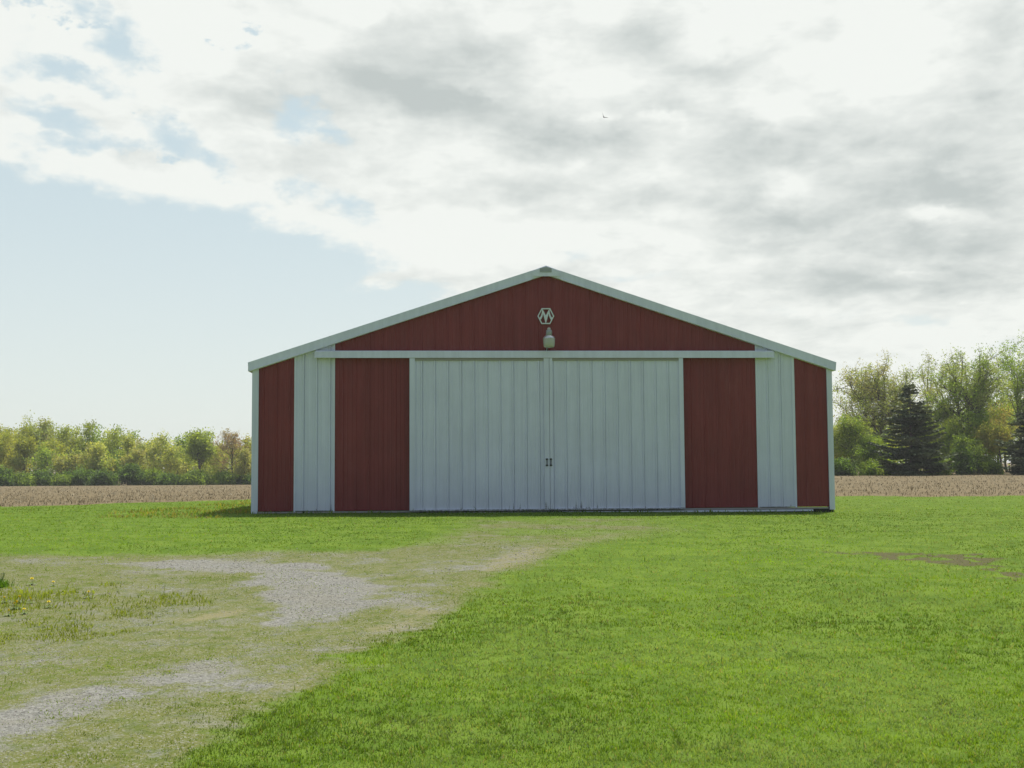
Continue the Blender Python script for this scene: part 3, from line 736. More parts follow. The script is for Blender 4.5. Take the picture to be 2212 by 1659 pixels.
def deciduous(seed, H, Wd, cb=.3, nl=9, sec=7, ter=4, leaves=9, lsize=.16, sig=.32, pal=((.1, .12, .02),), stems=1, trunk_r=None, lean=(0, 0), shape=1.0, fork=None, droop=0.0):
    rng = np.random.default_rng(seed)
    tr_ = trunk_r or H * .016
    fork = cb * .75 if fork is None else fork
    tv, tq, off = [], [], 0
    def addt(p, r, S):
        nonlocal off
        V, Qd = tubes(p, r, S); tv.append(V); tq.append(Qd + off); off += len(V)
    # stems
    st = []
    for i in range(stems):
        a = rng.uniform(0, 6.28); sp = 0 if stems == 1 else Wd * .16
        top = np.array([lean[0] + math.cos(a) * sp * 1.3, lean[1] + math.sin(a) * sp * 1.3, H * (.82 if stems == 1 else rng.uniform(.62, .85))])
        base = np.array([math.cos(a) * sp * .15, math.sin(a) * sp * .15, -.1])
        mid = (base + top) / 2 + rng.normal(size=3) * np.array([Wd * .05, Wd * .05, 0])
        p = bez(base[None], mid[None], top[None], 9)
        p[0, 1:-1] += rng.normal(size=(7, 3)) * H * .006
        st.append(p[0]); r = tr_ / stems ** .5 * np.linspace(1, .22, 9)[None]; r[0, 0] *= 1.35
        addt(p, r, 7)
    # limbs to the crown envelope
    zc, rz = H * (1 + cb) / 2, H * (1 - cb) / 2
    u = unit(rng, nl * stems); u[:, 2] = np.abs(u[:, 2]) * 1.35 - .42
    u /= np.linalg.norm(u, axis=1, keepdims=True)
    rr_ = rng.uniform(.72, 1.0, (len(u), 1))
    prof = np.where(u[:, 2:3] > 0, 1.0, shape)
    T = np.concatenate([u[:, :2] * rr_ * Wd / 2 * prof + np.array(lean)[None] * .8, zc + u[:, 2:3] * rr_ * rz], 1)
    sidx = np.arange(len(T)) % stems
    hz_ = np.clip((T[:, 2] / H) * .62 + rng.uniform(-.12, .08, len(T)), fork, .9)
    S0 = np.array([np.array([np.interp(h * len(st[k]) , np.arange(9), st[k][:, j]) for j in range(3)]) for k, h in zip(sidx, np.clip(hz_ * H / np.array([st[k][-1, 2] for k in sidx]), 0, .98))])
    mid = S0 * .45 + T * .55 + np.stack([rng.normal(size=len(T)) * Wd * .03, rng.normal(size=len(T)) * Wd * .03, -np.linalg.norm(T - S0, axis=1) * rng.uniform(.02, .16, len(T))], 1)
    L1 = bez(S0, mid, T, 8)
    addt(L1, tr_ * .32 * np.linspace(1, .16, 8)[None] * rng.uniform(.7, 1.2, (len(T), 1)), 5)
    # secondary
    n2_ = len(T) * sec; pi = np.repeat(np.arange(len(T)), sec); t_ = rng.uniform(.3, 1.0, n2_)
    B0 = np.stack([np.array([np.interp(t * 7, np.arange(8), L1[k, :, j]) for k, t in zip(pi, t_)]) for j in range(3)], 1)
    dirn = unit(rng, n2_) * 1.0 + (B0 - np.array([0, 0, zc * .8])) / (Wd / 2) * .7 + np.array([0, 0, .35 - droop])
    dirn /= np.linalg.norm(dirn, axis=1, keepdims=True)
    ln = Wd * rng.uniform(.10, .24, (n2_, 1))
    B2 = B0 + dirn * ln; B1 = (B0 + B2) / 2 + rng.normal(size=(n2_, 3)) * ln * .12
    L2_ = bez(B0, B1, B2, 5)
    addt(L2_, tr_ * .10 * np.linspace(1, .3, 5)[None] * np.ones((n2_, 1)), 4)
    n3 = n2_ * ter; pj = np.repeat(np.arange(n2_), ter); tt = rng.integers(1, 5, n3)
    C0 = L2_[pj, tt]; d3 = unit(rng, n3) + dirn[pj] * .7 + np.array([0, 0, .3 - droop]); d3 /= np.linalg.norm(d3, axis=1, keepdims=True)
    l3 = Wd * rng.uniform(.04, .10, (n3, 1)); C2 = C0 + d3 * l3
    addt(bez(C0, (C0 + C2) / 2, C2, 3), tr_ * .045 * np.linspace(1, .4, 3)[None] * np.ones((n3, 1)), 3)
    # leaves round the twig ends
    nlv_ = n3 * leaves
    pk = np.repeat(np.arange(n3), leaves)
    f = rng.uniform(.2, 1.15, (nlv_, 1))
    C = C0[pk] * (1 - f) + C2[pk] * f + rng.normal(size=(nlv_, 3)) * sig
    C[:, 2] = np.maximum(C[:, 2], .05)
    cl_ = rng.random(n2_)[pj][pk]
    V, Qd, cc = leaf_quads(rng, C, lsize, colmix(rng, nlv_, pal, cl_))
    return np.concatenate(tv), np.concatenate(tq), V, Qd, cc
def conifer(seed, H, Wd, pal, lsize=.125, skip=.25, low=.04):
    rng = np.random.default_rng(seed)
    K = 9; z = np.linspace(0, H, K)
    p = np.stack([rng.normal(size=K) * .04, rng.normal(size=K) * .04, z], 1)[None]
    tv, tq = tubes(p, (H * .017 * np.linspace(1, .08, K))[None], 7)
    nb = int(H * 22); zb = H * (low + (.98 - low) * rng.random(nb) ** 1.15)
    az_ = rng.uniform(0, 6.28, nb)
    lobe = .82 + .18 * np.sin(az_ * 3 + zb * 2.1)
    ln = Wd / 2 * np.clip(1 - zb / H, 0.03, 1) ** .6 * rng.uniform(.7, 1.15, nb) * lobe
    keep = vnoise(az_ * 1.4, zb * .8, seed) > skip
    zb, az_, ln = zb[keep], az_[keep], ln[keep]; nb = len(zb)
    d = np.stack([np.cos(az_), np.sin(az_), np.zeros(nb)], 1)
    p0 = np.stack([np.zeros(nb), np.zeros(nb), zb], 1)
    p2 = p0 + d * ln[:, None] + np.array([0, 0, 1.]) * (ln * rng.uniform(-.22, .22, nb))[:, None]
    p1 = (p0 + p2) / 2 - np.array([0, 0, 1.]) * (ln * .12)[:, None]
    Lb = bez(p0, p1, p2, 6)
    V2, Q2 = tubes(Lb, (.035 * np.linspace(1, .2, 6))[None] * np.ones((nb, 1)), 4)
    tq = np.concatenate([tq, Q2 + len(tv)]); tv = np.concatenate([tv, V2])
    per = np.maximum((ln * 95).astype(int), 26); pk = np.repeat(np.arange(nb), per); n_ = len(pk)
    t = rng.uniform(.12, 1.05, n_)
    i0 = np.clip((t * 5).astype(int), 0, 4); fr = (t * 5 - i0)[:, None]
    C = Lb[pk, i0] * (1 - fr) + Lb[pk, i0 + 1] * fr
    side = np.cross(d[pk], np.array([0, 0, 1.])) * rng.normal(size=(n_, 1)) * (.13 * ln[pk] * np.sin(np.clip(t, 0, 1) * 2.6) + .08)[:, None]
    C = C + side + rng.normal(size=(n_, 3)) * np.array([.06, .06, .04])
    cl_ = rng.random(nb)[pk]
    V, Qd, cc = leaf_quads(rng, C, lsize, colmix(rng, n_, pal, cl_, .3), elong=1.1, axis=d[pk] * .8 + side / (np.linalg.norm(side, axis=1, keepdims=True) + 1e-6) * .6 + np.array([0, 0, -.15]))
    return tv, tq, V, Qd, cc
def place(name, data, x, y, label, cat='tree', group=None, leafmat='leaf', parts=('trunk', 'crown')):
    tv, tq, V, Qd, cc = data
    t = empty(name, (x, y, float(zg(x, y)) - .05))
    tag(t, label, cat, group)
    np_mesh(parts[0], tv, tq, None, M['bark'], t, None, True)
    np_mesh(parts[1], V, Qd, None, M[leafmat], t, {'col': cc})
    return t
def xat(px, Y): return ray(px, 470).x / ray(px, 470).y * Y

OLV = ((.148, .175, .036), (.128, .160, .033), (.165, .180, .038)); YEL = ((.188, .190, .038), (.170, .184, .036), (.150, .176, .038))
GRN = ((.120, .175, .032), (.165, .210, .040), (.095, .145, .028)); PALE = ((.200, .220, .060), (.225, .230, .075), (.160, .200, .052))
TAN = ((.190, .182, .075), (.172, .178, .065), (.165, .190, .055)); ORA = ((.205, .170, .060), (.185, .172, .055), (.155, .175, .045))
BUD = ((.165, .190, .070), (.145, .180, .055), (.175, .170, .080)); DKG = ((.035, .062, .016), (.055, .090, .020), (.075, .125, .024)); SPR = ((.032, .046, .022), (.046, .062, .028), (.064, .078, .034))
BRN = ((.19, .135, .10), (.16, .115, .085), (.17, .15, .09))

# left wood edge, about 200 m away.  columns: pixel x, top y, width px, distance, palette, recipe, label
def lx_tree(i, px, top, wpx, Y, pal, rec, label, name='deciduous_tree'):
    base = 468.3 - (px - 0) * ROLL
    x = xat(px, Y); zb = float(zg(x, Y))
    H = (base - top) / F * Y + (CAMZ - zb); Wd = wpx * 1.3 / F * Y
    kw = dict(cb=.22, nl=11, sec=7, ter=4, leaves=12, lsize=.17, sig=.40, pal=pal)
    kw.update(rec)
    place(name, deciduous(100 + i, H, Wd, **kw), x, Y, label, 'tree', 'trees along the left wood edge')
DENSE = dict(); LOOSE = dict(leaves=8, ter=4, sec=6, sig=.35); BARE_ = dict(leaves=4, sec=9, ter=6, lsize=.11, sig=.2, nl=15, trunk_r=.2)
leftwood = [
    (-8, 423, 36, 205, YEL, DENSE, 'big yellow-olive tree at the left end of the left wood'),
    (18, 421, 34, 212, OLV, DENSE, 'tall olive tree rising behind the yellow trees at the far left'),
    (40, 420.5, 26, 215, BUD, dict(leaves=8), 'tallest left-wood tree, topped by bare grey twigs'),
    (58, 425, 32, 210, OLV, DENSE, 'round olive tree just right of the grey-twigged treetop'),
    (74, 427, 24, 214, OLV, LOOSE, 'thin-topped olive tree left of the big green dome'),
    (90, 427.5, 38, 206, (GRN[2], OLV[1], OLV[0]), DENSE, 'broad green dome-shaped tree in the middle of the left wood'),
    (117, 429, 32, 208, (OLV[1], GRN[2], OLV[0]), DENSE, 'olive dome where the left wood steps down toward the barn'),
    (10, 437, 26, 196, YEL, DENSE, 'yellow small tree in front at the far left edge of the wood'),
    (24, 436, 17, 194, YEL, DENSE, 'slim golden tree, second from the left in the front row'),
    (46, 447, 30, 192, GRN, LOOSE, 'light green sapling below the tall grey-twigged tree'),
    (52, 440, 22, 197, YEL, DENSE, 'golden tree below the round olive tree'),
    (65, 452, 22, 190, TAN, LOOSE, 'tan budding tree with a dark slanting stem'),
    (86, 450, 24, 191, TAN, LOOSE, 'tan and olive tree under the broad green dome'),
    (98, 446, 20, 190, PALE, DENSE, 'pale green pointed tree under the broad green dome'),
    (112, 452, 26, 193, GRN, LOOSE, 'bright green tree in front of the stepped-down olive dome'),
    (128, 441, 22, 195, PALE, LOOSE, 'pale tree at the right foot of the olive dome'),
    (136, 452, 18, 190, TAN, LOOSE, 'pinkish tan sapling between the olive dome and the low pale trees'),
    (146, 441, 30, 205, BUD, LOOSE, 'low greyish budding tree in the dip of the wood skyline'),
    (160, 440, 28, 200, PALE, dict(leaves=7, stems=2), 'low pale tree with a dark forked trunk in the skyline dip'),
    (176, 441, 26, 202, PALE, LOOSE, 'low pale yellow-green tree left of the lone light green tree'),
    (186, 438, 22, 206, GRN, LOOSE, 'fresh green tree touching the lone light green tree'),
    (202, 433, 22, 188, (PALE[2], GRN[1], OLV[1]), dict(cb=.42, leaves=10, stems=2, fork=.3, trunk_r=.28), 'lone light green tree standing on two dark trunks'),
    (219, 444, 26, 198, PALE, LOOSE, 'yellow-green tree between the two-trunk tree and the bare brown tree'),
    (232, 430, 28, 186, BRN, BARE_, 'nearly bare brown tree with a leaning trunk near the barn'),
    (248, 437, 22, 190, YEL, LOOSE, 'yellow-green tree partly hidden by the barn corner'),
    (246, 452, 18, 184, TAN, LOOSE, 'brown-green low tree at the foot of the bare brown tree'),
]
for i, (px, top, w_, Y, pal, rec, lab) in enumerate(leftwood): lx_tree(i, px, top, w_, Y, pal, rec, lab)
# bushes along the foot of the left wood
def bush(i, px, top, wpx, Y, pal, label, group, lsize=.26):
    x = xat(px, Y); zb = float(zg(x, Y)); base = 468.3 - px * ROLL
    H = (base - top) / F * Y + (CAMZ - zb); Wd = wpx / F * Y
    place('bush', deciduous(500 + i, max(H, .8), Wd, cb=.0, nl=8, sec=6, ter=4, leaves=12, lsize=lsize * .6, sig=.30, pal=pal, stems=3, trunk_r=.09, fork=.08, shape=1.15), x, Y, label, 'bush', group, parts=('stem', 'foliage'))
MID = ((.080, .120, .022), (.115, .160, .030), (.060, .090, .018))
lb = [(2, 468, 26, DKG, 'dark bush at the left end of the hedge below the wood'), (22, 474, 26, MID, 'low green bush, second from the left in the hedge'),
      (42, 472, 26, DKG, 'dark bush under the golden trees in the hedge'), (62, 475, 22, MID, 'low bush left of the tan sapling in the hedge'), (80, 470, 28, DKG, 'wide dark bush under the broad green dome'),
      (103, 470, 22, DKG, 'dark bush left of the pointed conifer-like bush'), (129, 464, 22, DKG, 'tallest and darkest pointed bush in the middle of the hedge'), (150, 470, 24, MID, 'rounded green bush right of the darkest bush'),
      (168, 474, 20, DKG, 'small dark bush right of the rounded green bush'), (176, 477, 14, GRN, 'small bright green bush in the hedge gap'), (196, 473, 26, MID, 'spreading bush below the two-trunk tree'),
      (222, 473, 24, MID, 'green bush between the two-trunk tree and the barn'), (243, 476, 20, DKG, 'dark bush against the barn corner in the hedge'), (258, 476, 24, DKG, 'dark hedge bush mostly hidden by the barn corner')]
for i, (px, top, w_, pal, lab) in enumerate(lb): bush(i, px, top + 4.0, w_, 182 + (i * 7 % 5), pal, lab, 'bushes of the hedge below the left wood')

# right-hand trees, about 115 m away
def rt(i, px, top, wpx, Y, pal, label, cat='tree', name='deciduous_tree', **kw):
    x = xat(px, Y); zb = float(zg(x, Y)); base = 465.0 - (px - 512) * ROLL
    H = ((base - top) / F * Y + (CAMZ - zb)) * 1.04; Wd = wpx * 1.1 / F * Y
    k = dict(cb=.30, nl=13, sec=8, ter=5, leaves=8, lsize=.088, sig=.24, pal=pal); k.update(kw)
    place(name, deciduous(900 + i, H, Wd, **k), x, Y, label, cat, 'trees behind the field right of the barn')
rt(0, 886, 374, 92, 122, BUD, 'wide spreading budding tree behind the dark spruce', cb=.30, nl=28, sec=11, ter=5, leaves=13, trunk_r=.34, fork=.3)
rt(1, 930, 360, 42, 128, BUD, 'thin pale budding tree rising right behind the spruce', nl=11, leaves=6, sec=8, ter=5, cb=.3, trunk_r=.16)
rt(2, 970, 347, 70, 120, (GRN[0], BUD[1], BUD[0]), 'tall airy tree on slanting trunks right of the spruce', nl=10, stems=3, leaves=14, cb=.28, trunk_r=.32, shape=.9)
rt(3, 1018, 358, 88, 124, GRN, 'tallest fresh green tree at the right edge', nl=30, leaves=14, cb=.26, sec=9)
rt(4, 856, 420, 46, 116, (BUD[1], OLV[1], GRN[2]), 'small olive tree with a dark trunk beside the barn corner', nl=13, leaves=12, cb=.2, trunk_r=.15, stems=2, fork=.25)
rt(5, 838, 424, 36, 119, TAN, 'small tan and olive tree half hidden by the barn corner', nl=12, leaves=11, cb=.15)
rt(6, 872, 440, 34, 114, GRN, 'bright green small tree left of the spruce', nl=12, leaves=13, cb=.1)
rt(7, 940, 404, 40, 121, GRN, 'mid green tree close behind the right side of the spruce', nl=13, leaves=12, cb=.12)
rt(8, 958, 420, 40, 117, (GRN[0], OLV[0], GRN[1]), 'low green tree with leaning stems under the airy tree', nl=9, leaves=11, cb=.1, stems=3, trunk_r=.2)
rt(9, 986, 412, 38, 118, GRN, 'low green tree between the airy tree and the orange one', nl=13, leaves=12, cb=.1)
rt(10, 1002, 405, 34, 114, ORA, 'small orange-brown leafing tree near the right edge', nl=13, leaves=12, cb=.15)
rt(11, 966, 440, 26, 113, MID, 'ivy-dark low thicket tree below the airy tree', nl=10, leaves=14, cb=.0, stems=2)
rt(12, 905, 395, 44, 126, PALE, 'pale green tree seen through the spruce branches', nl=13, leaves=11, cb=.1)
rt(13, 1050, 352, 56, 122, GRN, 'green tree cut off by the right edge of the picture', nl=14, leaves=10, cb=.25)
def spruce(i, px, top, wpx, Y, label, **kw):
    x = xat(px, Y); zb = float(zg(x, Y)); base = 465.0 - (px - 512) * ROLL
    H = (base - top) / F * Y + (CAMZ - zb)
    place('spruce_tree', conifer(40 + i, H, wpx / F * Y, SPR, **kw), x, Y, label, 'tree', 'dark spruces right of the barn', 'needle')
spruce(0, 912, 383, 90, 109, 'dark spruce with open branches standing alone at the field edge', skip=.2)
spruce(1, 1034, 398, 84, 108, 'very dark spruce cut off by the right edge of the picture', skip=.15)
rb = [(842, 463, 24, DKG, 'dark green bush at the field edge beside the barn'), (872, 464, 20, GRN, 'bright bush left of the spruce foot'), (888, 466, 20, DKG, 'dark bush touching the left foot of the spruce'),
      (938, 462, 22, MID, 'green bush right of the spruce foot'), (962, 452, 26, DKG, 'tall dark bush below the airy tree'), (986, 460, 24, MID, 'green bush between the airy tree and the edge spruce')]
for i, (px, top, w_, pal, lab) in enumerate(rb):
    Y = 111 + i % 3; x = xat(px, Y); zb = float(zg(x, Y)); base = 465.0 - (px - 512) * ROLL
    H = (base - top) / F * Y + (CAMZ - zb)
    place('bush', deciduous(700 + i, H, w_ / F * Y, cb=.0, nl=8, sec=6, ter=4, leaves=14, lsize=.09, sig=.2, pal=pal, stems=3, trunk_r=.06, fork=.08, shape=1.15), x, Y, lab, 'bush', 'bushes at the foot of the right-hand trees', parts=('stem', 'foliage'))
# the depth of the woods behind: one mass each
def mass(name, label, spots, seed, lsize):
    rng = np.random.default_rng(seed); V, Qd, cc, mi = [], [], [], []; off = 0
    for k, (x, y, H, Wd, pal) in enumerate(spots):
        tv, tq, v, q, c = deciduous(seed + k, H, Wd, cb=.0, nl=10, sec=6, ter=4, leaves=8, lsize=lsize, sig=.45, pal=pal)
        b = np.array([x, y, float(zg(x, y))])
        V += [tv + b, v + b]; cc += [np.ones((len(tv), 4)) * np.array([.06, .05, .04, 1]), c]
        Qd += [tq + off, q + off + len(tv)]; mi += [np.ones(len(tq)), np.zeros(len(q))]; off += len(tv) + len(v)
    o = np_mesh(name, np.concatenate(V), np.concatenate(Qd), None, [M['leaf'], M['bark']], None, {'col': np.concatenate(cc)}, False, np.concatenate(mi))
    tag(o, label, 'woodland', None, 'stuff')
rg = np.random.default_rng(5)
sp = []
for k in range(34):
    Y = rg.uniform(216, 236); px = -40 + k * 11.0 + rg.uniform(-4, 4)
    top = np.interp(px, [-40, 40, 70, 120, 140, 250, 400], [425, 426, 430, 434, 445, 446, 446]) + rg.uniform(0, 5)
    x = xat(px, Y); H = (468.3 - px * ROLL - top) / F * Y + CAMZ - float(zg(x, Y))
    sp.append((x, Y, H, rg.uniform(5.5, 8), [OLV, GRN, PALE, TAN][k % 4]))
mass('woodland', 'mixed spring woodland filling in behind the left wood edge', sp, 3000, .22)
sp = []
for k in range(36):
    Y = rg.uniform(132, 146); px = 795 + k * 8.5 + rg.uniform(-4, 4)
    top = np.interp(px, [800, 850, 900, 960, 1000, 1100], [432, 425, 418, 410, 395, 390]) + rg.uniform(0, 8)
    x = xat(px, Y); H = (465 - (px - 512) * ROLL - top) / F * Y + CAMZ - float(zg(x, Y))
    sp.append((x, Y, H, rg.uniform(4, 6), [GRN, PALE, OLV, GRN][k % 4]))
mass('woodland', 'light green woodland filling in behind the right-hand trees', sp, 4000, .14)

# ------------------------------------------------------------------ grass
def inv_depth(rng, n_, y0, y1): 
    u = rng.random(n_); return 1.0 / (1 / y1 + u * (1 / y0 - 1 / y1))
def blades(rng, X, Y, h, w, lean, cols):
    n_ = len(X); Z = zg(X, Y) - .008
    a = rng.uniform(0, 6.283, n_); dx, dy = np.cos(a), np.sin(a)
    la = rng.uniform(0, 6.283, n_); lx_, ly_ = np.cos(la) * lean * h, np.sin(la) * lean * h
    hz_ = h * np.sqrt(np.clip(1 - lean ** 2 * .7, .08, 1))
    P0 = np.stack([X - dx * w / 2, Y - dy * w / 2, Z], 1); P1 = np.stack([X + dx * w / 2, Y + dy * w / 2, Z], 1)
    mx_, my_, mz_ = X + lx_ * .35, Y + ly_ * .35, Z + hz_ * .6
    P2 = np.stack([mx_ + dx * w * .42, my_ + dy * w * .42, mz_], 1); P3 = np.stack([mx_ - dx * w * .42, my_ - dy * w * .42, mz_], 1)
    P4 = np.stack([X + lx_, Y + ly_, Z + hz_], 1)
    V = np.stack([P0, P1, P2, P3, P4], 1).reshape(-1, 3)
    b = np.arange(n_)[:, None] * 5
    return V, b + np.array([[0, 1, 2, 3]]), b + np.array([[3, 2, 4]]), np.repeat(cols, 5, axis=0)
def make_grass(seed, n_):
    rng = np.random.default_rng(seed)
    Y = inv_depth(rng, n_, 4.0, 47.0); X = rng.uniform(-1, 1, n_) * (Y * .50 + 1.5)
    # clumping
    X += (vnoise(X * 9, Y * 9, 5) - .5) * .08; Y += (vnoise(X * 9, Y * 9, 6) - .5) * .08
    dv, bv, fv, tv_, sv_ = masks(X, Y)
    big = fbm(X * .55, Y * .55, 41, 4); med = fbm(X * 1.7, Y * 2.6, 43, 4); sml = fbm(X * 6, Y * 6, 47, 3)
    keep = rng.random(n_) > np.clip(dv * (.14 + .9 * sstep(1 - fbm(X * 1.9, Y * 1.4, 91, 4), .42, .6) * .6 + .38 * np.clip(bv * 1.3 + tv_ * .6, 0, 1)) + sv_ * .78, 0, .985)
    keep &= fv < .5
    LX, LY_ = to_barn(X, Y)
    inb = (LX > XL - .05) & (LX < XR + .05) & (LY_ > BARN_Y - .02) & (LY_ < BARN_Y + DEP + .1)
    keep &= ~inb
    X, Y, dv, bv, big, med, sml, sv_, LX, LY_ = [q[keep] for q in (X, Y, dv, bv, big, med, sml, sv_, LX, LY_)]; m = len(X)
    tall = 1 + .35 * sstep(sml, .55, .8) + 1.6 * (rng.random(m) > .994)
    edge = np.exp(-((dv - .3) / .25) ** 2) * (Y < 13)
    h = (.015 + .019 * rng.random(m)) * tall * (1 - .40 * dv) * (.75 + .5 * med) * (1 + .45 * edge)
    nb_ = (Y > BARN_Y - .5) & (X > XL - 1.6) & (X < XL + .2)
    weeds = ((Y > 25) & (X < XL + .1) & (X > XL - 3.2) & (fbm(X * 1.3, Y * .5, 77, 3) > .45)) | ((np.abs(LY_ - BARN_Y + .14) < .2) & (LX > XL) & (LX < XR) & (rng.random(m) < .45 + .5 * med))
    fx_, fy_ = ground_at(75, 1322); patch = (np.hypot(X - fx_, (Y - fy_) * .8) < 1.7) & (fbm(X * 2.2, Y * 2.2, 78, 3) > .40); weeds |= patch
    h = np.where(weeds, h * rng.uniform(1.5, 3.4, m), h)
    w = np.clip(.00072 * Y, .0034, .02) * rng.uniform(.7, 1.35, m)
    lean = np.clip(rng.beta(2.4, 1.7, m) + .25 * (big - .5), .1, .98)
    g0 = np.array([.086, .150, .012]); g1 = np.array([.126, .200, .015]); g2 = np.array([.170, .190, .055]); g3 = np.array([.20, .175, .085]); g4 = np.array([.066, .128, .014])
    t = sstep(big * .55 + med * .45, .36, .64)[:, None]
    c = g0 * (1 - t) + g1 * t
    c = c * (.90 + .22 * sstep(fbm(X * 2.6, Y * 1.1, 83, 4), .33, .67) * (.6 + .4 * sml) + .12 * np.sin(Y * 4.2 + X * .5 + 3 * big))[:, None]
    dry = (sstep(fbm(X * .8 + 9, Y * .9, 61, 4), .50, .70) * .55 * (X > -1))[:, None]; c = c * (1 - dry) + np.array([.165, .215, .085]) * dry
    r = rng.random(m); c = np.where((r < .08)[:, None], g2, c); c = np.where((r > .965)[:, None], g3, c)
    c = np.where(((r > .7) & (r < .82))[:, None], g4, c)
    c = c * (1 - dv[:, None] * .6) + np.array([.140, .178, .026]) * dv[:, None] * .6
    c = c * (1 - sv_[:, None] * .5) + np.array([.11, .10, .045]) * sv_[:, None] * .5
    c = np.where(patch[:, None], np.array([.150, .185, .018]) * (.7 + .6 * sml[:, None]), c)
    wd = (weeds & (Y > 24) & (X < XL))[:, None]; c = np.where(wd & (rng.random((m, 1)) < .5), np.array([.19, .17, .05]), c)
    c = c * 1.32 * (.86 + .28 * sstep(fbm(X * .28 + 3, Y * .34, 131, 3) * .6 + big * .4, .36, .64))[:, None] * rng.uniform(.85, 1.15, (m, 1))
    return blades(rng, X, Y, h, w, lean, np.concatenate([c, np.ones((m, 1))], 1))
V, Qd, Td, cc = make_grass(1, 760000)
tag(np_mesh('grass', V, Qd, Td, M['grass'], None, {'col': cc}), 'mown green grass covering the lawn and thinning out on the drive', 'grass', None, 'stuff')

# ------------------------------------------------------------------ gravel stones on the drive
rng = np.random.default_rng(12); n_ = 190000
Y = inv_depth(rng, n_, 4.2, 27.0); X = rng.uniform(-1.0, .45, n_) * (Y * .50 + 1.2)
dv, bv, fv, tv_, sv_ = masks(X, Y)
k = (rng.random(n_) < np.clip(bv * 1.1 - .12, 0.09, 1) * dv) & (Y < BARN_Y - .25); X, Y = X[k], Y[k]; n_ = len(X)
s = np.clip(.00045 * Y, .003, .010) * rng.uniform(.5, 1.7, n_)
base = np.array([[1, 0, 0], [-1, 0, 0], [0, 1, 0], [0, -1, 0], [0, 0, 1], [0, 0, -1]], float)
Vs = base[None] * s[:, None, None] * rng.uniform(.6, 1.3, (n_, 6, 1)) * np.array([1, 1, .45])
a = rng.uniform(0, 6.28, n_); ca, sa = np.cos(a), np.sin(a)
Vs = np.stack([Vs[..., 0] * ca[:, None] - Vs[..., 1] * sa[:, None], Vs[..., 0] * sa[:, None] + Vs[..., 1] * ca[:, None], Vs[..., 2]], -1)
Vs += np.stack([X, Y, zg(X, Y) + s * .25], 1)[:, None]
T8 = np.array([[0, 2, 4], [2, 1, 4], [1, 3, 4], [3, 0, 4], [2, 0, 5], [1, 2, 5], [3, 1, 5], [0, 3, 5]])
g = rng.uniform(.11, .36, (n_, 1)); cs = np.concatenate([g * np.array([[1, .975, .88]]) + rng.normal(size=(n_, 3)) * .012, np.ones((n_, 1))], 1)
tag(np_mesh('gravel', Vs.reshape(-1, 3), None, (T8[None] + np.arange(n_)[:, None, None] * 6).reshape(-1, 3), M['stone'], None, {'col': np.repeat(cs, 6, 0)}), 'loose pale grey gravel scattered over the worn drive', 'gravel', None, 'stuff')

# ------------------------------------------------------------------ corn stubble in the field
rng = np.random.default_rng(14); n_ = 42000
Y = inv_depth(rng, n_, 30.0, 190.0); X = rng.uniform(-1, 1, n_) * (Y * .50 + 4)
X = np.where(rng.random(n_) < .6, np.round(X / .76) * .76 + rng.normal(size=n_) * .08, X)
dv, bv, fv, tv_, sv_ = masks(X, Y)
LX, LY_ = to_barn(X, Y); k = (fv > .6) & ~((LX > XL - .3) & (LX < XR + .3) & (LY_ < BARN_Y + DEP + .4)) & ~((X > 25) & (Y > 110)); X, Y = X[k], Y[k]; n_ = len(X)
h = rng.uniform(.03, .11, n_) * (1 + .9 * (rng.random(n_) < .12)); w = np.clip(.00045 * Y, .014, .05) * rng.uniform(.6, 1.3, n_)
g = rng.random((n_, 1)); cs = np.where(g < .45, np.array([[.235, .19, .115]]), np.where(g < .72, np.array([[.15, .12, .072]]), np.array([[.50, .45, .33]]))) * rng.uniform(.75, 1.15, (n_, 1))
V, Qd, Td, cc = blades(rng, X, Y, h, w, np.clip(rng.beta(1.9, 1.6, n_) * 1.0, .05, .98), np.concatenate([cs, np.ones((n_, 1))], 1))
tag(np_mesh('corn_stubble', V, Qd, Td, M['straw'], None, {'col': cc}), 'dry tan corn stubble standing in the ploughed field', 'stubble', None, 'stuff')

# ------------------------------------------------------------------ dandelions by the drive
yellow, t_ = new_mat('dandelion_yellow'); finish(t_, principled(t_, t_.mix(t_.noise(t_.new('ShaderNodeNewGeometry').outputs['Position'], 90.0), (.66, .50, .01), (.82, .68, .03)), .7, .2))
stemg = mat_plain('dandelion_green', (.10, .16, .03), .6)
dand = [(525, 225), (875, 245), (1460, 445), (70, 520), (320, 520), (495, 530), (230, 625), (275, 628), (800, 605), (140, 735), (395, 705)]
rd = random.Random(2)
def flower_head():
    b = MB()
    for ring_, (n_p, r, z, tl) in enumerate(((16, .030, .0, .004), (13, .022, .006, .009), (9, .013, .010, .012))):
        for i in range(n_p):
            a = 6.283 * i / n_p + ring_ * .2; c_, s_ = math.cos(a), math.sin(a); w_ = .0042
            b.add([(0 - s_ * w_ * .5, c_ * w_ * .5, z), (s_ * w_ * .5, -c_ * w_ * .5, z), (c_ * r + s_ * w_, s_ * r - c_ * w_, z + tl), (c_ * r - s_ * w_, s_ * r + c_ * w_, z + tl)], [(0, 1, 2, 3)])
    b.lathe([(.002, -.012), (.010, -.006), (.014, .004), (.006, .012)], (0, 0, 0), 10)
    return b
proto = None
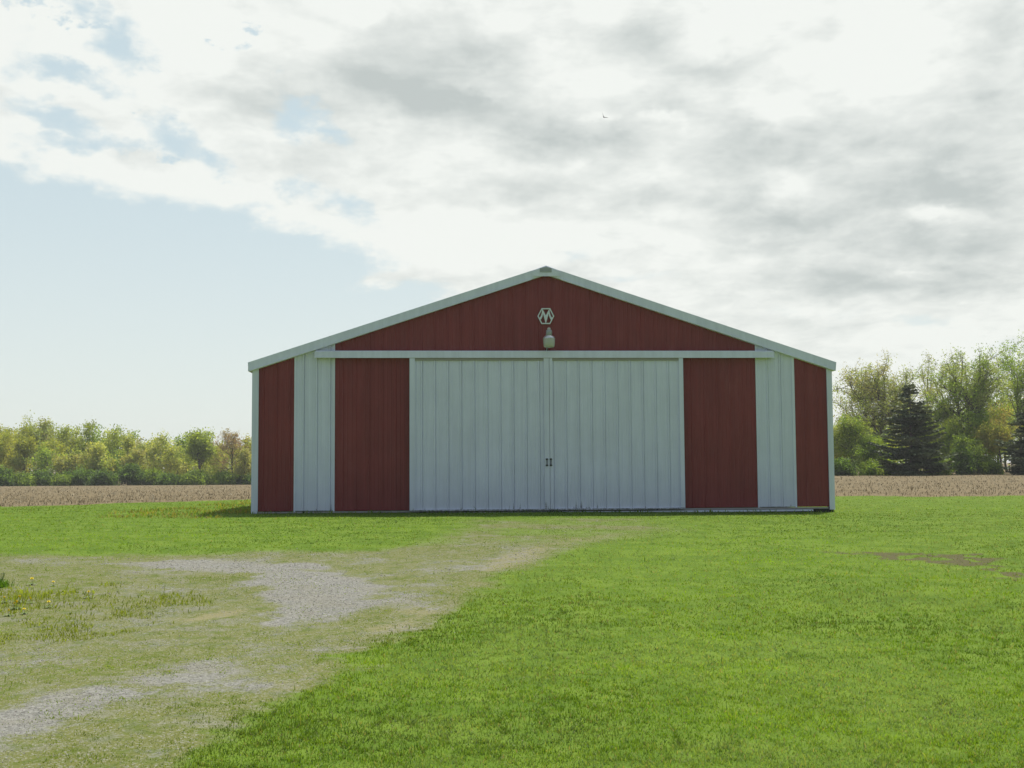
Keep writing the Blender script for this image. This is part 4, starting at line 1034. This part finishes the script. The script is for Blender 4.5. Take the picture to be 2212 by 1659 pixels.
for i, (cx_, cy_) in enumerate(dand):
    gx_, gy_ = ground_at(cx_ / 6.506 * .8534, (1440 + (cy_ + 42) / 6.506) * .8534)
    loc = (gx_, gy_, float(zg(gx_, gy_)))
    if proto is None:
        proto = empty('dandelion', loc)
        b = MB(); b.tube([(0, 0, -.01), (.004, .002, .05), (0, 0, .095)], .0035, 6); b.build('stem', stemg, proto, True)
        h_ = flower_head().build('flower_head', yellow, proto); h_.location = (0, 0, .10); h_.rotation_euler = (rad(18), 0, 0)
        lf = MB()
        for q in range(7):
            a = q * .9; c_, s_ = math.cos(a), math.sin(a)
            prf = [(.0, .004, .0), (.03, .009, .022), (.06, .013, .030), (.09, .008, .024), (.11, .001, .012)]
            vv = []
            for (r, ww, zz) in prf: vv += [(c_ * r - s_ * ww, s_ * r + c_ * ww, zz), (c_ * r + s_ * ww, s_ * r - c_ * ww, zz)]
            lf.add(vv, [(2 * j, 2 * j + 1, 2 * j + 3, 2 * j + 2) for j in range(4)])
        lf.build('leaf_rosette', stemg, proto)
        o = proto
    else:
        o = proto.copy(); COL.objects.link(o); o.location = loc
        for ch in proto.children:
            c_ = ch.copy(); COL.objects.link(c_); c_.parent = o
    o.rotation_euler = (0, 0, rd.uniform(0, 6)); k_ = rd.uniform(.5, .75); o.scale = (k_, k_, k_)
    tag(o, 'small yellow dandelion in flower in the rough grass at the left of the drive', 'dandelion', 'dandelions blooming beside the drive')

# ------------------------------------------------------------------ weed clump at the left edge
wx_, wy_ = ground_at(1, 1268)
wd_ = empty('weed_plant', (wx_, wy_, float(zg(wx_, wy_)))); tag(wd_, 'bright green leafy weed clump at the left edge beside the gravel drive', 'weed')
rng = np.random.default_rng(77); n_ = 260
a = rng.uniform(0, 6.283, n_); rr2 = np.abs(rng.normal(size=n_)) * .06
V, Qd, Td, cc = blades(rng, wx_ + np.cos(a) * rr2, wy_ + np.sin(a) * rr2, rng.uniform(.05, .13, n_), rng.uniform(.006, .013, n_), np.clip(rng.beta(2, 2, n_), .1, .95),
                       np.concatenate([np.array([[.10, .20, .02]]) * rng.uniform(.6, 1.4, (n_, 1)), np.ones((n_, 1))], 1))
np_mesh('leaves', V - np.array([wx_, wy_, float(zg(wx_, wy_))]), Qd, Td, M['grass'], wd_, {'col': cc})
b = MB()
for q in range(5):
    a = q * 1.3; b.tube([(0, 0, -.01), (math.cos(a) * .02, math.sin(a) * .02, .08), (math.cos(a) * .05, math.sin(a) * .05, .16)], .004, 5)
b.build('stem', stemg, wd_, True)

# ------------------------------------------------------------------ bird
d = ray(1304.5 * KD, 253 * KD); k = 60 / d.y
brd = empty('bird', (d.x * k, 60, CAMZ + d.z * k))
tag(brd, 'small dark bird flying high above the barn under grey cloud', 'bird')
b = MB(); prof = [(.004, -.15), (.03, -.10), (.048, -.02), (.045, .05), (.028, .10), (.03, .125), (.02, .15), (.004, .172)]
b.lathe(prof, (0, 0, 0), 10)
tail = [(-.015, -.0, -.13), (.015, 0, -.13), (.05, 0, -.25), (-.05, 0, -.25)]
b.add(tail + [(x, .008, z) for x, _, z in tail], [(0, 1, 2, 3), (7, 6, 5, 4), (0, 4, 5, 1), (1, 5, 6, 2), (2, 6, 7, 3), (3, 7, 4, 0)])
for s in (-1, 1):
    w_ = [(s * .03, 0, .06), (s * .16, -.10, .09), (s * .34, -.20, .0), (s * .17, -.09, -.03), (s * .03, 0, -.06)]
    f_ = [(0, 1, 2, 3, 4), (9, 8, 7, 6, 5)] + [(i, i + 5, (i + 1) % 5 + 5, (i + 1) % 5) for i in range(5)]
    b.add(w_ + [(x, y + .012, z) for x, y, z in w_], f_)
bd = b.build('body', mat_plain('bird_plumage', (.035, .035, .035), .8), brd, True)
brd.rotation_euler = (rad(-55), rad(28), rad(35)); brd.scale = (.65, .65, .65)

# ------------------------------------------------------------------ thin spring haze in the air
hm, t_ = new_mat('haze'); pv = t_.new('ShaderNodeVolumePrincipled')
pv.inputs['Color'].default_value = (.93, .96, 1.0, 1); pv.inputs['Density'].default_value = 0.0003; pv.inputs['Anisotropy'].default_value = 0.3
o_ = t_.new('ShaderNodeOutputMaterial'); t_.t.links.new(pv.outputs[0], o_.inputs['Volume'])
hb = MB().box(-3600, 3600, -2400, 4300, -3.3, 20.3).build('haze', hm); tag(hb, 'thin pale haze lying over the field and far trees', 'haze', None, 'stuff')
